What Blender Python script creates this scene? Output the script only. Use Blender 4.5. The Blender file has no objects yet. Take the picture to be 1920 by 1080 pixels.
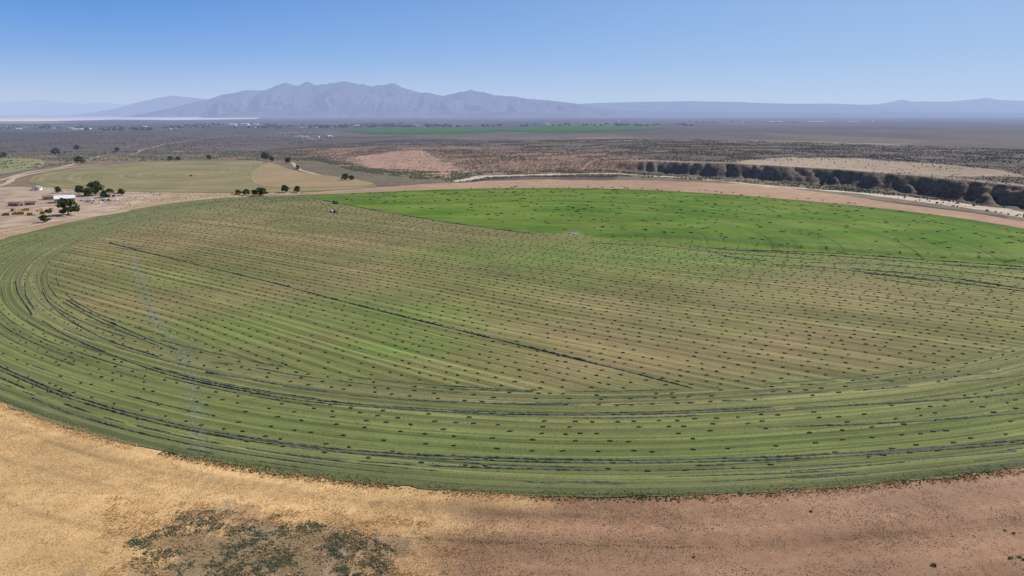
import bpy, math, random
import numpy as np
random.seed(7); rng=np.random.default_rng(11)
R_=math.radians
H=100.0; F=1280.0; PIT=R_(14.3); SP,CP=math.sin(PIT),math.cos(PIT)
SUN_AZ=R_(66); SUN_EL=R_(43)
scene=bpy.context.scene
col=scene.collection

# ---------------------------------------------------------------- noise
def _hash(i,j,seed):
    i=i.astype(np.int64); j=j.astype(np.int64)
    n=(i*374761393+j*668265263+seed*1442695041)&0xffffffff
    n=((n^(n>>13))*1274126177)&0xffffffff
    n=(n^(n>>16))&0xffffffff
    return n/4294967295.0
def vnoise(x,y,seed=0):
    x=np.asarray(x,float); y=np.asarray(y,float)
    xi=np.floor(x); yi=np.floor(y); fx=x-xi; fy=y-yi
    fx=fx*fx*(3-2*fx); fy=fy*fy*(3-2*fy)
    a=_hash(xi,yi,seed); b=_hash(xi+1,yi,seed); c=_hash(xi,yi+1,seed); d=_hash(xi+1,yi+1,seed)
    return (a*(1-fx)+b*fx)*(1-fy)+(c*(1-fx)+d*fx)*fy
def fbm(x,y,seed=0,octv=4):
    s=0;a=0.5;t=0
    for o in range(octv):
        s=s+a*vnoise(x*2**o,y*2**o,seed+o*17); t+=a; a*=0.5
    return s/t
def sstep(a,b,x):
    t=np.clip((x-a)/(b-a),0,1); return t*t*(3-2*t)

# ------------------------------------------------------ survey of the flat site
def g0(px,py):
    px=np.asarray(px,float); py=np.asarray(py,float)
    u=(px-960)/F; v=(540-py)/F
    t=H/np.maximum(SP-v*CP,1e-4)
    return u*t,(CP+v*SP)*t
def seg_dist(x,y,pts):
    best=np.full(np.shape(x),1e18)
    for (ax,ay),(bx,by) in zip(pts[:-1],pts[1:]):
        dx,dy=bx-ax,by-ay; L=dx*dx+dy*dy
        t=np.clip(((x-ax)*dx+(y-ay)*dy)/L,0,1)
        d=(x-ax-t*dx)**2+(y-ay-t*dy)**2
        best=np.minimum(best,d)
    return np.sqrt(best)
def px_poly(lst): 
    a=np.array(lst,float); X,Y=g0(a[:,0],a[:,1]); return list(zip(X,Y))
def catmull(pts,step):
    pts=[np.array(p,float) for p in pts]
    P=[2*pts[0]-pts[1]]+pts+[2*pts[-1]-pts[-2]]
    out=[]
    for i in range(1,len(P)-2):
        n=max(2,int(np.linalg.norm(P[i+1]-P[i])/step))
        for k in range(n):
            t=k/n
            out.append(0.5*((2*P[i])+(-P[i-1]+P[i+1])*t+(2*P[i-1]-5*P[i]+4*P[i+1]-P[i+2])*t*t+(-P[i-1]+3*P[i]-3*P[i+1]+P[i+2])*t**3))
    out.append(P[-2]); return np.array(out)
BL=px_poly([(400,286),(560,295),(700,306),(870,318),(1000,318),(1150,319),(1230,325),(1400,336),(1550,347),(1700,363),(1800,376),(1920,393),(2100,420),(2500,480)])
BLx=np.array([p[0] for p in BL]); BLy=np.array([p[1] for p in BL])
RIV=px_poly([(860,338),(900,330),(1000,326),(1150,324),(1300,333),(1450,348),(1600,359),(1700,370),(1820,385),(1920,400),(2050,419),(2400,472)])
bumpX,bumpY=g0(1180,505); bump2X,bump2Y=g0(1600,560); bump3=g0(700,470)
def height(x,y):
    x=np.asarray(x,float); y=np.asarray(y,float)
    d=np.hypot(x,y)
    z=2.8*np.exp(-((x-bumpX)**2/(2*70**2)+(y-bumpY)**2/(2*30**2)))-2.2*np.exp(-((x-bumpX-60)**2+(y-bumpY-65)**2)/(2*45**2))
    z=z+1.6*np.exp(-((x-bump2X)**2+(y-bump2Y)**2)/(2*60**2))
    far=sstep(1000,1400,y)
    z=z+far*5*(fbm(x/420,y/420,3,4)-0.5)
    by=np.interp(x,BLx,BLy)
    sd=seg_dist(x,y,BL)*np.where(y>by,1,-1)
    hb=np.interp(x,[BLx[0],BLx[3],BLx[5],BLx[6],BLx[7]],[2,9,14,18,21])
    W=np.interp(x,[BLx[0],BLx[3],BLx[5],BLx[6],BLx[7]],[160,120,60,32,30])
    gul=(np.abs(fbm(x/26,y/60,9,3)-0.5)*2)
    gl=(1-gul)**2*13+ (fbm(x/10,y/14,12,3)-.5)*8
    s=sstep(0,1,(sd+5-gl*0.9)/W)
    s=.8*s+.2*np.floor(s*3.2)/3.2*sstep(0,.2,s)   # ledges of harder layers
    z=z+hb*s*np.exp(-np.maximum(sd,0)/9000)
    # low ridges and draws on the reddish slopes beyond the river
    z=z+sstep(60,200,sd)*sstep(900,300,sd)*6*(1-np.abs(fbm(x/110,y/140,19,4)*2-1)-.6)
    rd=seg_dist(x,y,RIV)
    z=z-1.2*(1-sstep(14,55,rd))
    return z
def g(px,py):
    px=np.asarray(px,float); py=np.asarray(py,float)
    u=(px-960)/F; v=(540-py)/F; den=np.maximum(SP-v*CP,1e-4)
    z=0.0
    for _ in range(5):
        t=(H-z)/den; x=u*t; y=(CP+v*SP)*t
        z=0.5*z+0.5*height(x,y)
    return x,y
def gp(lst):
    a=np.array(lst,float); X,Y=g(a[:,0],a[:,1]); return np.stack([X,Y],1)
def pip(x,y,poly):
    ins=np.zeros(np.shape(x),bool); n=len(poly)
    for i in range(n):
        ax,ay=poly[i]; bx,by=poly[(i+1)%n]
        if ay==by: continue
        c=((ay>y)!=(by>y))&(x<(bx-ax)*(y-ay)/(by-ay)+ax)
        ins^=c
    return ins

# ---------------------------------------------------------------- materials
class NB:
    def __init__(s,name):
        s.m=bpy.data.materials.new(name); s.m.use_nodes=True; s.nt=s.m.node_tree; s.nt.nodes.clear()
        s.tc=s.nt.nodes.new('ShaderNodeTexCoord')
        s.geo=s.nt.nodes.new('ShaderNodeNewGeometry')
        s.pos=s.geo.outputs['Position']
    def n(s,t): return s.nt.nodes.new(t)
    def L(s,a,b): s.nt.links.new(a,b)
    def put(s,sock,v):
        if hasattr(v,'is_linked') or isinstance(v,bpy.types.NodeSocket): s.L(v,sock)
        else: sock.default_value=v
    def noise(s,scale,detail=3,rough=.55,vec=None,dist=0):
        n=s.n('ShaderNodeTexNoise'); s.L(vec or s.pos,n.inputs['Vector'])
        n.inputs['Scale'].default_value=scale; n.inputs['Detail'].default_value=detail; n.inputs['Roughness'].default_value=rough; n.inputs['Distortion'].default_value=dist
        return n.outputs['Fac']
    def math(s,op,a,b=0.0,clamp=False):
        n=s.n('ShaderNodeMath'); n.operation=op; n.use_clamp=clamp; s.put(n.inputs[0],a); s.put(n.inputs[1],b); return n.outputs[0]
    def mr(s,v,a,b,c,d,smooth=False):
        n=s.n('ShaderNodeMapRange'); n.clamp=True
        if smooth: n.interpolation_type='SMOOTHSTEP'
        s.put(n.inputs[0],v)
        for i,k in enumerate((a,b,c,d)): n.inputs[i+1].default_value=k
        return n.outputs[0]
    def mix(s,f,a,b,bt='MIX'):
        n=s.n('ShaderNodeMix'); n.data_type='RGBA'; n.blend_type=bt
        s.put(n.inputs[0],f)
        for k,v in ((6,a),(7,b)):
            if isinstance(v,tuple) and len(v)==3: v=(*v,1)
            s.put(n.inputs[k],v)
        return n.outputs[2]
    def scale(s,c,f):
        n=s.n('ShaderNodeVectorMath'); n.operation='SCALE'
        if isinstance(c,tuple): n.inputs[0].default_value=c
        else: s.L(c,n.inputs[0])
        s.put(n.inputs['Scale'],f); return n.outputs[0]
    def attr(s,name,fac=True):
        n=s.n('ShaderNodeAttribute'); n.attribute_name=name; return n.outputs['Fac'] if fac else n.outputs['Color']
    def comb(s,x,y,z=0.0):
        n=s.n('ShaderNodeCombineXYZ'); s.put(n.inputs[0],x); s.put(n.inputs[1],y); s.put(n.inputs[2],z); return n.outputs[0]
    def finish(s,color,rough=.9,bump=None,bstr=.5,bdist=.3,haze=True,metal=0,spec=.15):
        b=s.n('ShaderNodeBsdfPrincipled')
        if isinstance(color,tuple): b.inputs['Base Color'].default_value=(*color,1)
        else: s.L(color,b.inputs['Base Color'])
        b.inputs['Roughness'].default_value=rough; b.inputs['Metallic'].default_value=metal; b.inputs['Specular IOR Level'].default_value=spec
        if bump is not None:
            bn=s.n('ShaderNodeBump'); bn.inputs['Strength'].default_value=bstr; bn.inputs['Distance'].default_value=bdist
            s.L(bump,bn.inputs['Height']); s.L(bn.outputs[0],b.inputs['Normal'])
        out=s.n('ShaderNodeOutputMaterial'); sh=b.outputs[0]
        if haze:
            # aerial haze painted into the surface as emission, growing with distance from the origin
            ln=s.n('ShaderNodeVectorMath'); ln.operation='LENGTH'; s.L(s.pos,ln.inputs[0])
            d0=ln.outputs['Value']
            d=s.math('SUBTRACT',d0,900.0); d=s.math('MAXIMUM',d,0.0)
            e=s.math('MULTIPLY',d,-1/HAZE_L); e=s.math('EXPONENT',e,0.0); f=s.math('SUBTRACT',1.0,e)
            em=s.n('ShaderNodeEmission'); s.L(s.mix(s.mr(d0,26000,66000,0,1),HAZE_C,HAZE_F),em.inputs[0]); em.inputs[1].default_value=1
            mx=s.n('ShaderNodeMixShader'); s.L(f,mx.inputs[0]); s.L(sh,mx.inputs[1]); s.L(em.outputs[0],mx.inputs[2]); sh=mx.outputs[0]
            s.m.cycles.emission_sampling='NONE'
        s.L(sh,out.inputs[0]); return s.m
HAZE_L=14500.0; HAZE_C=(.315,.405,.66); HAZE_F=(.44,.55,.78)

def simple(name,c,var=.25,sc=3.0,rough=.85,bump=False,metal=0,spec=.2):
    b=NB(name); n=b.noise(sc,4,.6)
    f=b.mr(n,.3,.7,1-var,1+var)
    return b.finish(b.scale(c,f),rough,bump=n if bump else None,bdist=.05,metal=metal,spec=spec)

# ---------------------------------------------------------------- mesh helpers
def np_mesh(name,verts,faces,mat,smooth=False,attrs=None,link=True):
    verts=np.asarray(verts,np.float32); faces=np.asarray(faces,np.int32)
    k=faces.shape[1]
    me=bpy.data.meshes.new(name)
    me.vertices.add(len(verts)); me.vertices.foreach_set('co',verts.ravel())
    me.loops.add(faces.size); me.loops.foreach_set('vertex_index',faces.ravel())
    me.polygons.add(len(faces)); me.polygons.foreach_set('loop_start',np.arange(0,faces.size,k,dtype=np.int32))
    try: me.polygons.foreach_set('loop_total',np.full(len(faces),k,np.int32))
    except Exception: pass
    if smooth: me.polygons.foreach_set('use_smooth',np.ones(len(faces),bool))
    me.update(calc_edges=True)
    if attrs:
        for an,arr in attrs.items():
            arr=np.asarray(arr,np.float32)
            if arr.ndim==1:
                a=me.attributes.new(an,'FLOAT','POINT'); a.data.foreach_set('value',arr)
            else:
                a=me.attributes.new(an,'FLOAT_COLOR','POINT'); c=np.ones((len(arr),4),np.float32); c[:,:3]=arr; a.data.foreach_set('color',c.ravel())
    me.materials.append(mat)
    ob=bpy.data.objects.new(name,me)
    if link: col.objects.link(ob)
    return ob
def grid_faces(nr,nc):
    i=np.arange(nr-1)[:,None]*nc+np.arange(nc-1)[None,:]
    i=i.ravel(); return np.stack([i,i+1,i+nc+1,i+nc],1)
def tag(ob,label=None,cat=None,kind=None,group=None):
    if label: ob['label']=label
    if cat: ob['category']=cat
    if kind: ob['kind']=kind
    if group: ob['group']=group
    return ob
class Geo:
    def __init__(s): s.v=[]; s.f=[]
    def add(s,vs,fs):
        o=len(s.v); s.v+= [tuple(v) for v in vs]; s.f+=[tuple(i+o for i in f) for f in fs]; return s
    def box(s,c,d,taper=1.0):
        x,y,z=c; a,b,h=d[0]/2,d[1]/2,d[2]/2; t=taper
        vs=[(x-a,y-b,z-h),(x+a,y-b,z-h),(x+a,y+b,z-h),(x-a,y+b,z-h),(x-a*t,y-b*t,z+h),(x+a*t,y-b*t,z+h),(x+a*t,y+b*t,z+h),(x-a*t,y+b*t,z+h)]
        return s.add(vs,[(0,3,2,1),(4,5,6,7),(0,1,5,4),(1,2,6,5),(2,3,7,6),(3,0,4,7)])
    def cyl(s,p0,p1,r0,r1=None,n=8):
        r1=r0 if r1 is None else r1
        p0=np.array(p0,float);p1=np.array(p1,float); d=p1-p0; d/=np.linalg.norm(d)
        a=np.cross(d,[0,0,1.0] if abs(d[2])<.9 else [1.0,0,0]); a/=np.linalg.norm(a); b=np.cross(d,a)
        vs=[];
        for p,r in ((p0,r0),(p1,r1)):
            for k in range(n):
                t=2*math.pi*k/n; vs.append(p+a*r*math.cos(t)+b*r*math.sin(t))
        fs=[(k,(k+1)%n,n+(k+1)%n,n+k) for k in range(n)]+[tuple(range(n-1,-1,-1)),tuple(range(n,2*n))]
        return s.add(vs,fs)
    def gable(s,w,l,z0,hr,over=.4,th=.25):
        a=w/2+over; b=l/2+over
        dz=hr*over/(w/2)
        vs=[(-a,-b,z0-dz),(0,-b,z0+hr),(a,-b,z0-dz),(-a,b,z0-dz),(0,b,z0+hr),(a,b,z0-dz)]
        vs+= [(x,y,z+th) for x,y,z in vs]
        return s.add(vs,[(0,1,4,3),(1,2,5,4),(6,9,10,7),(7,10,11,8),(0,6,7,1),(1,7,8,2),(3,4,10,9),(4,5,11,10),(0,3,9,6),(2,8,11,5)])
    def mesh(s,name,mat,parent=None,bevel=0,loc=(0,0,0)):
        me=bpy.data.meshes.new(name); me.from_pydata(s.v,[],s.f); me.update(); me.materials.append(mat)
        ob=bpy.data.objects.new(name,me); col.objects.link(ob); ob.location=loc
        if parent: ob.parent=parent
        if bevel:
            m=ob.modifiers.new('Bevel','BEVEL'); m.width=bevel; m.segments=2
        return ob
def empty(name,loc=(0,0,0),rz=0,sc=1):
    e=bpy.data.objects.new(name,None); e.empty_display_size=1; e.location=loc; e.rotation_euler=(0,0,rz); e.scale=(sc,)*3; col.objects.link(e); return e
def copy_tree(root,loc,rz=0,sc=(1,1,1)):
    def cp(o,par):
        c=o.copy(); col.objects.link(c)
        if par is not None: c.parent=par
        for ch in o.children: cp(ch,c)
        return c
    r=cp(root,None); r.location=loc; r.rotation_euler=(0,0,rz); r.scale=sc if isinstance(sc,tuple) else (sc,)*3
    return r
def soup(name,tmpl,pos,scl,rot,mat,smooth=False):
    tv,tf=tmpl; tv=np.asarray(tv,float); tf=np.asarray(tf,int); n=len(pos)
    c,s=np.cos(rot)[:,None],np.sin(rot)[:,None]
    sc=scl if scl.ndim==2 else np.repeat(scl[:,None],3,1)
    X=tv[None,:,0]*sc[:,0:1]; Y=tv[None,:,1]*sc[:,1:2]; Z=tv[None,:,2]*sc[:,2:3]
    V=np.stack([X*c-Y*s+pos[:,0:1],X*s+Y*c+pos[:,1:2],Z+pos[:,2:3]],2).reshape(-1,3)
    Fc=(tf[None]+(np.arange(n)*len(tv))[:,None,None]).reshape(-1,tf.shape[1])
    return np_mesh(name,V,Fc,mat,smooth)
def sample_poly(poly,n,dens=None):
    poly=np.asarray(poly); lo=poly.min(0); hi=poly.max(0); out=[]
    tot=0
    for _ in range(60):
        p=rng.uniform(lo,hi,(n*2,2)); m=pip(p[:,0],p[:,1],poly)
        if dens is not None: m&=rng.random(len(p))<dens(p[:,0],p[:,1])
        out.append(p[m]); tot+=m.sum()
        if tot>=n: break
    return np.concatenate(out)[:n]

# templates
def shrub_tmpl(seed,n=9,m=4):
    r=np.random.default_rng(seed); vs=[];fs=[]
    for j in range(m):
        ph=(j/(m-1))*math.pi/2*0.97
        for i in range(n):
            th=2*math.pi*i/n+j*.3; k=r.uniform(.75,1.2)
            vs.append((math.cos(th)*math.cos(ph)*.5*k,math.sin(th)*math.cos(ph)*.5*k,math.sin(ph)*.7*k*r.uniform(.85,1.15)-.03))
    for j in range(m-1):
        for i in range(n):
            a=j*n+i;b=j*n+(i+1)%n; fs.append((a,b,b+n,a+n))
    return vs,fs
def leaf_tmpl(seed,n=26,r=.5,hh=.8,size=.22):
    q=np.random.default_rng(seed); vs=[];fs=[]
    for i in range(n):
        th=q.uniform(0,6.28); rr=r*math.sqrt(q.random()); z=q.uniform(.05,1)*hh*(1-(rr/r)**2*.6)
        c=np.array([rr*math.cos(th),rr*math.sin(th),z]); a=q.normal(size=3);a/=np.linalg.norm(a); b=np.cross(a,q.normal(size=3)); b/=np.linalg.norm(b)
        s=size*q.uniform(.6,1.3); o=len(vs); vs+=[c-a*s-b*s*.6,c+a*s-b*s*.6,c+a*s*.6+b*s*.6,c-a*s*.6+b*s*.6]; fs.append((o,o+1,o+2,o+3))
    return vs,fs
def tuft_tmpl(seed,n=7):
    q=np.random.default_rng(seed); vs=[];fs=[]
    for i in range(n):
        th=q.uniform(0,6.28); d=np.array([math.cos(th),math.sin(th),0]); p=np.array([-d[1],d[0],0])
        b=d*q.uniform(0,.25); top=b+d*q.uniform(.1,.4)+np.array([0,0,q.uniform(.6,1.1)]); w=.09
        o=len(vs); vs+=[b-p*w,b+p*w,top+p*w*.4,top-p*w*.4]; fs.append((o,o+1,o+2,o+3))
    return vs,fs
T_shrub=shrub_tmpl(1); T_leaf=leaf_tmpl(2); T_tuft=tuft_tmpl(3); T_clod=shrub_tmpl(5,5,3)

# ================================================================ MAIN FIELD GEOMETRY
Cx,Cy=[float(v) for v in g(1075,438)]
edge_px=[(-60,728),(0,752),(100,788),(200,822),(350,857),(500,882),(700,906),(900,924),(1050,933),(1180,936),(1400,925),(1600,905),(1750,893),(1920,880),
 (1920,428),(1700,396),(1500,376),(1300,361),(1100,353),(900,354),(700,361),(560,367),(450,368),(350,376),(230,397),(100,425),(0,449)]
ep=gp(edge_px); eth=np.arctan2(ep[:,1]-Cy,ep[:,0]-Cx); er=np.hypot(ep[:,0]-Cx,ep[:,1]-Cy)
o=np.argsort(eth); eth=eth[o]; er=er[o]
TH=np.linspace(-np.pi,np.pi,1441)
_rt=np.interp(TH,np.concatenate([eth-2*np.pi,eth,eth+2*np.pi]),np.tile(er,3))
k=np.exp(-np.linspace(-2.5,2.5,101)**2/2); k/=k.sum()
_r=np.convolve(np.concatenate([_rt[-101:-1],_rt,_rt[1:101]]),k,'same')[100:-100]
def Rf(th): 
    th=(th+np.pi)%(2*np.pi)-np.pi; return np.interp(th,TH,_r)
def edge_fn(lst):
    p=gp(lst); r=np.hypot(p[:,0]-Cx,p[:,1]-Cy); t=np.arctan2(p[:,1]-Cy,p[:,0]-Cx); oo=np.argsort(r); return lambda q:np.interp(q,r[oo],t[oo])
A1=edge_fn([(560,367),(700,393),(800,410),(900,425),(1000,437)])
A2=edge_fn([(1120,446),(1200,449),(1300,455),(1400,463),(1500,472),(1600,479),(1700,486),(1920,502)])
PER=6.0
def stripe_s(x,y):
    w=10*(fbm(x/160,y/160,31,2)-.5)+14*np.exp(-((x-bumpX)**2+(y-bumpY-15)**2)/(2*50**2))
    dx,dy=x-Cx,y-Cy
    ang=R_(-37)
    s=-math.sin(ang)*dx+math.cos(ang)*dy
    a=math.cos(ang)*dx+math.sin(ang)*dy
    return s+w-0.00022*a*np.abs(a), a
TRK=catmull(gp([(228,455),(255,500),(272,560),(300,610),(340,660),(360,720),(366,790),(372,850)]),6)

TAN=np.array([.245,.190,.090]); OLV=np.array([.190,.172,.068]); BELT=np.array([.145,.165,.053])
blobs=[((470,615),40,.65),((690,590),28,.85),((760,640),24,.9),((560,700),22,.7),((840,700),16,.7),((1060,478),50,.9),((1250,480),60,1),((1400,486),45,.8),((1130,515),28,.5),((870,530),30,.3),((1420,560),30,.3),((1000,590),22,.3),((1300,610),20,.3),((1700,600),30,.25),((330,520),35,.4),((1750,510),40,.5)]
def field_mesh(name,th0,th1,nth,mat,green):
    nr=230
    tt=np.linspace(0,1,nth)[None,:]
    rr=(np.linspace(0,1,nr)**.75)[:,None]
    r=rr*430+0*tt
    for _ in range(3):
        th=th0(r)+(th1(r)-th0(r))*tt
        edge=Rf(th)+1.6*(fbm(th*60,th*0+3.3,5,3)-.5)*2
        r=1.0+rr*(edge-1.0)
    x=Cx+r*np.cos(th); y=Cy+r*np.sin(th); z=height(x,y)+.18
    e=Rf(th)-r; s,a=stripe_s(x,y)
    big=fbm(x/90,y/60,21,4); 
    v=sstep(.3,.7,fbm(x/70,y/45,22,4))[...,None]
    gc=np.array([.084,.165,.018])*(1-v)+np.array([.138,.198,.034])*v
    gc=gc*(.85+.3*fbm(x/20,y/14,23,4))[...,None]
    if green:
        c=gc
        m=np.exp(-((x-g(1110,418)[0])**2+(y-g(1110,418)[1])**2)/(2*38**2)); c=c+m[...,None]*np.array([.04,.015,.01])
        m=sstep(28,8,e); c=c*(1-m[...,None]*.15)
        dd=(th-A2(r))*r; m=sstep(8,14,dd)*sstep(34,20,dd)*sstep(10,40,r); c=c*(1-.28*m[...,None])
    else:
        wgt=np.zeros_like(x)
        for (px,py),rad,am in blobs:
            bx,by=g(px,py); wgt=np.maximum(wgt,am*np.exp(-((x-bx)**2/(2*(rad*1.5)**2)+(y-by)**2/(2*rad**2))))
        wgt=np.clip(wgt*(.35+1.3*fbm(x/30,y/20,44,4)),0,1)
        bb=sstep(.35,.65,big)[...,None]
        c=TAN*(bb)+OLV*(1-bb)
        c=c*(1-wgt[...,None])+np.array([.140,.195,.045])*wgt[...,None]
        bm=(sstep(82,66,e)*(.75+.25*big))[...,None]
        bc=BELT[None,None]*(.85+.35*fbm(x/30,y/30,8,3))[...,None]
        c=c*(1-bm)+bc*bm
        m=np.exp(-((e-28)/9.)**2)[...,None]*sstep(300,150,y)[...,None]; c=c*(1-.5*m)+np.array([.12,.195,.035])*.5*m
        m=(np.exp(-((e-62)/6.)**2))[...,None]; c=c*(1-.4*m)+np.array([.23,.20,.10])*.4*m
        m=(sstep(9,2,e))[...,None]; c=c*(1-m)+np.array([.11,.125,.05])*m
        f=sstep(500,760,y)[...,None]; c=c*(1-.45*f)+np.array([.19,.185,.095])*.45*f
        dd=(A2(r)+2*np.pi-th)*r+(fbm(x/40,y/12,63,3)-.5)*26
        m=(.95*sstep(28,2,dd)*sstep(25,55,r)*sstep(300,150,r)+.35*sstep(60,5,dd)*sstep(200,300,r))[...,None]; m=np.clip(m,0,1); c=c*(1-m)+gc*1.05*m
        td=seg_dist(x,y,TRK)+(fbm(x/8,y/8,66,2)-.5)*4; m=(np.exp(-(td/2.2)**2)*sstep(.25,.55,fbm(x/6,y/6,64,3))*.62)[...,None]; c=c*(1-m)+np.array([.21,.225,.155])*m
    m=.7*np.exp(-((x-Cx)**2/(2*4**2)+(y-Cy)**2/(2*3.5**2)))[...,None]; c=c*(1-m)+np.array([.36,.30,.22])*m
    V=np.stack([x,y,z],2).reshape(-1,3)
    return np_mesh(name,V,grid_faces(nr,nth),mat,True,{'fcol':c.reshape(-1,3),'ring':e.ravel(),'arc':(th*380).ravel(),'row':s.ravel(),'along':a.ravel()})
def field_mat(name,green):
    b=NB(name); fc=b.attr('fcol',False); ring=b.attr('ring'); arc=b.attr('arc'); row=b.attr('row'); al=b.attr('along')
    wob=b.noise(.04,1); wob=b.math('MULTIPLY',b.math('SUBTRACT',wob,.5),.5)
    def lines(c,a,per,fs):
        cc=b.math('ADD',c,wob)
        fr=b.math('PINGPONG',b.math('DIVIDE',cc,per),.5)
        st=b.noise(1,2,.5,b.comb(b.math('MULTIPLY',cc,fs),b.math('MULTIPLY',a,.0025)))
        st2=b.noise(1,3,.6,b.comb(b.math('MULTIPLY',cc,fs*2.6),b.math('MULTIPLY',a,.005)))
        return fr,st,st2
    f1,s1,t1=lines(row,al,PER,1/3.4); f2,s2,t2=lines(ring,arc,4.6,1/3.0)
    bm=b.mr(b.math('ADD',ring,b.math('MULTIPLY',b.noise(.03,3),14)),78,76,0,1)
    if green: bm=b.mr(ring,500,499,0,1)
    def mx(p,q):
        n=b.n('ShaderNodeMix'); n.data_type='FLOAT'; b.L(bm,n.inputs[0]); b.L(p,n.inputs[2]); b.L(q,n.inputs[3]); return n.outputs[0]
    f,s,t=mx(f1,f2),mx(s1,s2),mx(t1,t2)
    fine=b.noise(1.3,5,.7); med=b.noise(.12,4,.6); patch=b.noise(.02,4,.55)
    amp=.4 if green else 1.0
    c=b.scale(fc,b.mr(s,.38,.62,1-.20*amp,1+.20*amp))
    c=b.scale(c,b.mr(t,.38,.62,1-.26*amp,1+.26*amp))
    c=b.scale(c,b.mr(med,.3,.7,.90,1.10)); c=b.scale(c,b.mr(fine,.25,.75,.72,1.28)); c=b.scale(c,b.mr(patch,.3,.7,.88,1.12))
    res=b.math('MULTIPLY',b.mr(f,.32,.42,0,1),b.mr(b.noise(.5,3,.7),.35,.6,.45,1))
    pal=b.math('MULTIPLY',b.mr(f,.14,.03,0,1),b.mr(t,.35,.65,.3,1))
    if green:
        c=b.mix(b.math('MULTIPLY',res,.12),c,(.06,.11,.02))
        tr=b.math('PINGPONG',b.math('DIVIDE',ring,50.0),.5)
        tr=b.mr(tr,.025,.014,0,1); c=b.mix(b.math('MULTIPLY',tr,.6),c,(.035,.07,.018))
        bd=b.mr(b.noise(1,2,.5,b.comb(b.math('MULTIPLY',ring,.05),b.math('MULTIPLY',arc,.002))),.35,.65,.88,1.12); c=b.scale(c,bd)
    else:
        c=b.mix(b.math('MULTIPLY',res,.55),c,(.098,.104,.052))
        c=b.mix(b.math('MULTIPLY',pal,.45),c,(.33,.275,.145))
        grey=b.math('MULTIPLY',b.mr(b.noise(.35,4,.75),.58,.72,0,1),bm); c=b.mix(b.math('MULTIPLY',grey,.5),c,(.17,.185,.13))
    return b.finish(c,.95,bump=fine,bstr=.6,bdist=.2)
M_mown=field_mat('mown_alfalfa_material',False); M_green=field_mat('green_alfalfa_material',True)
ob=field_mesh('mown_hay_field',lambda r:A1(r),lambda r:A2(r)+2*np.pi,1300,M_mown,False); tag(ob,'round mown alfalfa field striped with cut rows','field','structure')
ob=field_mesh('green_alfalfa_field',lambda r:A2(r),lambda r:A1(r),700,M_green,True); tag(ob,'bright green wedge of alfalfa beside mown rows','field','structure')

# ================================================================ GROUND
fr=np.linspace(-R_(52),R_(52),860); bk=np.linspace(R_(52),2*np.pi-R_(52),90)[1:]
az=np.concatenate([fr,bk])
rad=np.concatenate([[1,40,70],np.linspace(90,1000,400),np.linspace(1003,2400,380),np.geomspace(2420,70000,170)])
AZ,RD=np.meshgrid(az,rad); gx=(RD*np.sin(AZ)).ravel(); gy=(RD*np.cos(AZ)).ravel(); gz=height(gx,gy)
wx=gx+ (fbm(gx/60,gy/60,51,4)-.5)*np.clip(np.hypot(gx,gy)*.05,4,90); wy=gy+(fbm(gx/60,gy/60,77,4)-.5)*np.clip(np.hypot(gx,gy)*.09,4,160)
D=np.hypot(gx,gy)
c=np.zeros((len(gx),3)); 
SAGE=np.array([.165,.13,.112]); 
c[:]=SAGE
f=sstep(1500,5000,D)[:,None]; c=c*(1-f)+np.array([.105,.085,.085])*f
n1=fbm(gx/600,gy/900,61,4)[:,None]; c=c*(.55+.9*n1)
pale=sstep(.52,.70,fbm(gx/400,gy/1200,66,4))*sstep(1200,1800,D); c=c*(1-.4*pale[:,None])+np.array([.26,.2,.15])*.4*pale[:,None]
shr=np.ones(len(gx))*.9
def zone(poly_px,color,sh=None,k=1.0,flat=False,jit=True):
    P=gp(poly_px); m=pip(wx if jit else gx,wy if jit else gy,P)
    kk=k if not jit or k<1 else .9
    c[m]=c[m]*(1-kk)+np.array(color)*kk
    if sh is not None: shr[m]=sh
def zonew(P,color,sh=None,k=1.0):
    m=pip(wx,wy,P); c[m]=c[m]*(1-k)+np.array(color)*k
    if sh is not None: shr[m]=sh
zone([(-400,216.6),(300,217),(500,218.5),(480,223),(330,225),(220,224),(100,227),(-400,227)],(.92,.80,.70),0,jit=False)
zone([(-400,228),(60,227),(150,230),(60,232),(-400,232)],(.40,.32,.26),.2,.7,jit=False)
zone([(560,279),(760,274),(1000,277),(1230,297),(1230,326),(870,327),(700,318),(560,300)],(.345,.215,.15),.75)
zone([(1080,258),(1300,262),(1480,266),(1700,270),(1700,274),(1400,272),(1080,266)],(.30,.24,.18),.4,.7)
zone([(640,299),(790,281),(812,296),(850,312),(905,326),(850,336),(770,331),(700,314)],(.43,.27,.20),.2,.8)
zone([(1380,305),(1440,297),(1600,299),(1720,306),(1880,322),(1925,334),(1760,330),(1600,321),(1400,316)],(.43,.33,.24),.25,.85)
zone([(-300,292),(200,292),(480,290),(600,305),(700,345),(560,366),(200,375),(-300,420)],(.27,.19,.12),.6)
zone([(540,300),(600,300),(700,322),(860,335),(880,345),(700,347),(560,325)],(.21,.17,.11),.8)
zone([(1150,322),(1300,330),(1500,345),(1700,362),(1920,394),(2100,420),(2100,440),(1920,412),(1700,380),(1500,358),(1300,345),(1150,338)],(.24,.20,.14),.75)
wx=gx+ (fbm(gx/60,gy/60,51,3)-.5)*14; wy=gy+(fbm(gx/60,gy/60,77,3)-.5)*20
zone([(560,364),(650,354),(750,348),(900,340),(1000,337),(1200,338),(1400,345),(1520,358),(1700,384),(1800,397),(1920,414),(2200,450),(2200,520),(1000,500),(500,420),(400,380)],(.44,.285,.19),.2)
zone([(-500,420),(0,372),(120,352),(330,358),(560,360),(560,372),(400,380),(230,402),(0,455),(-500,560)],(.44,.315,.20),.25)
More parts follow.
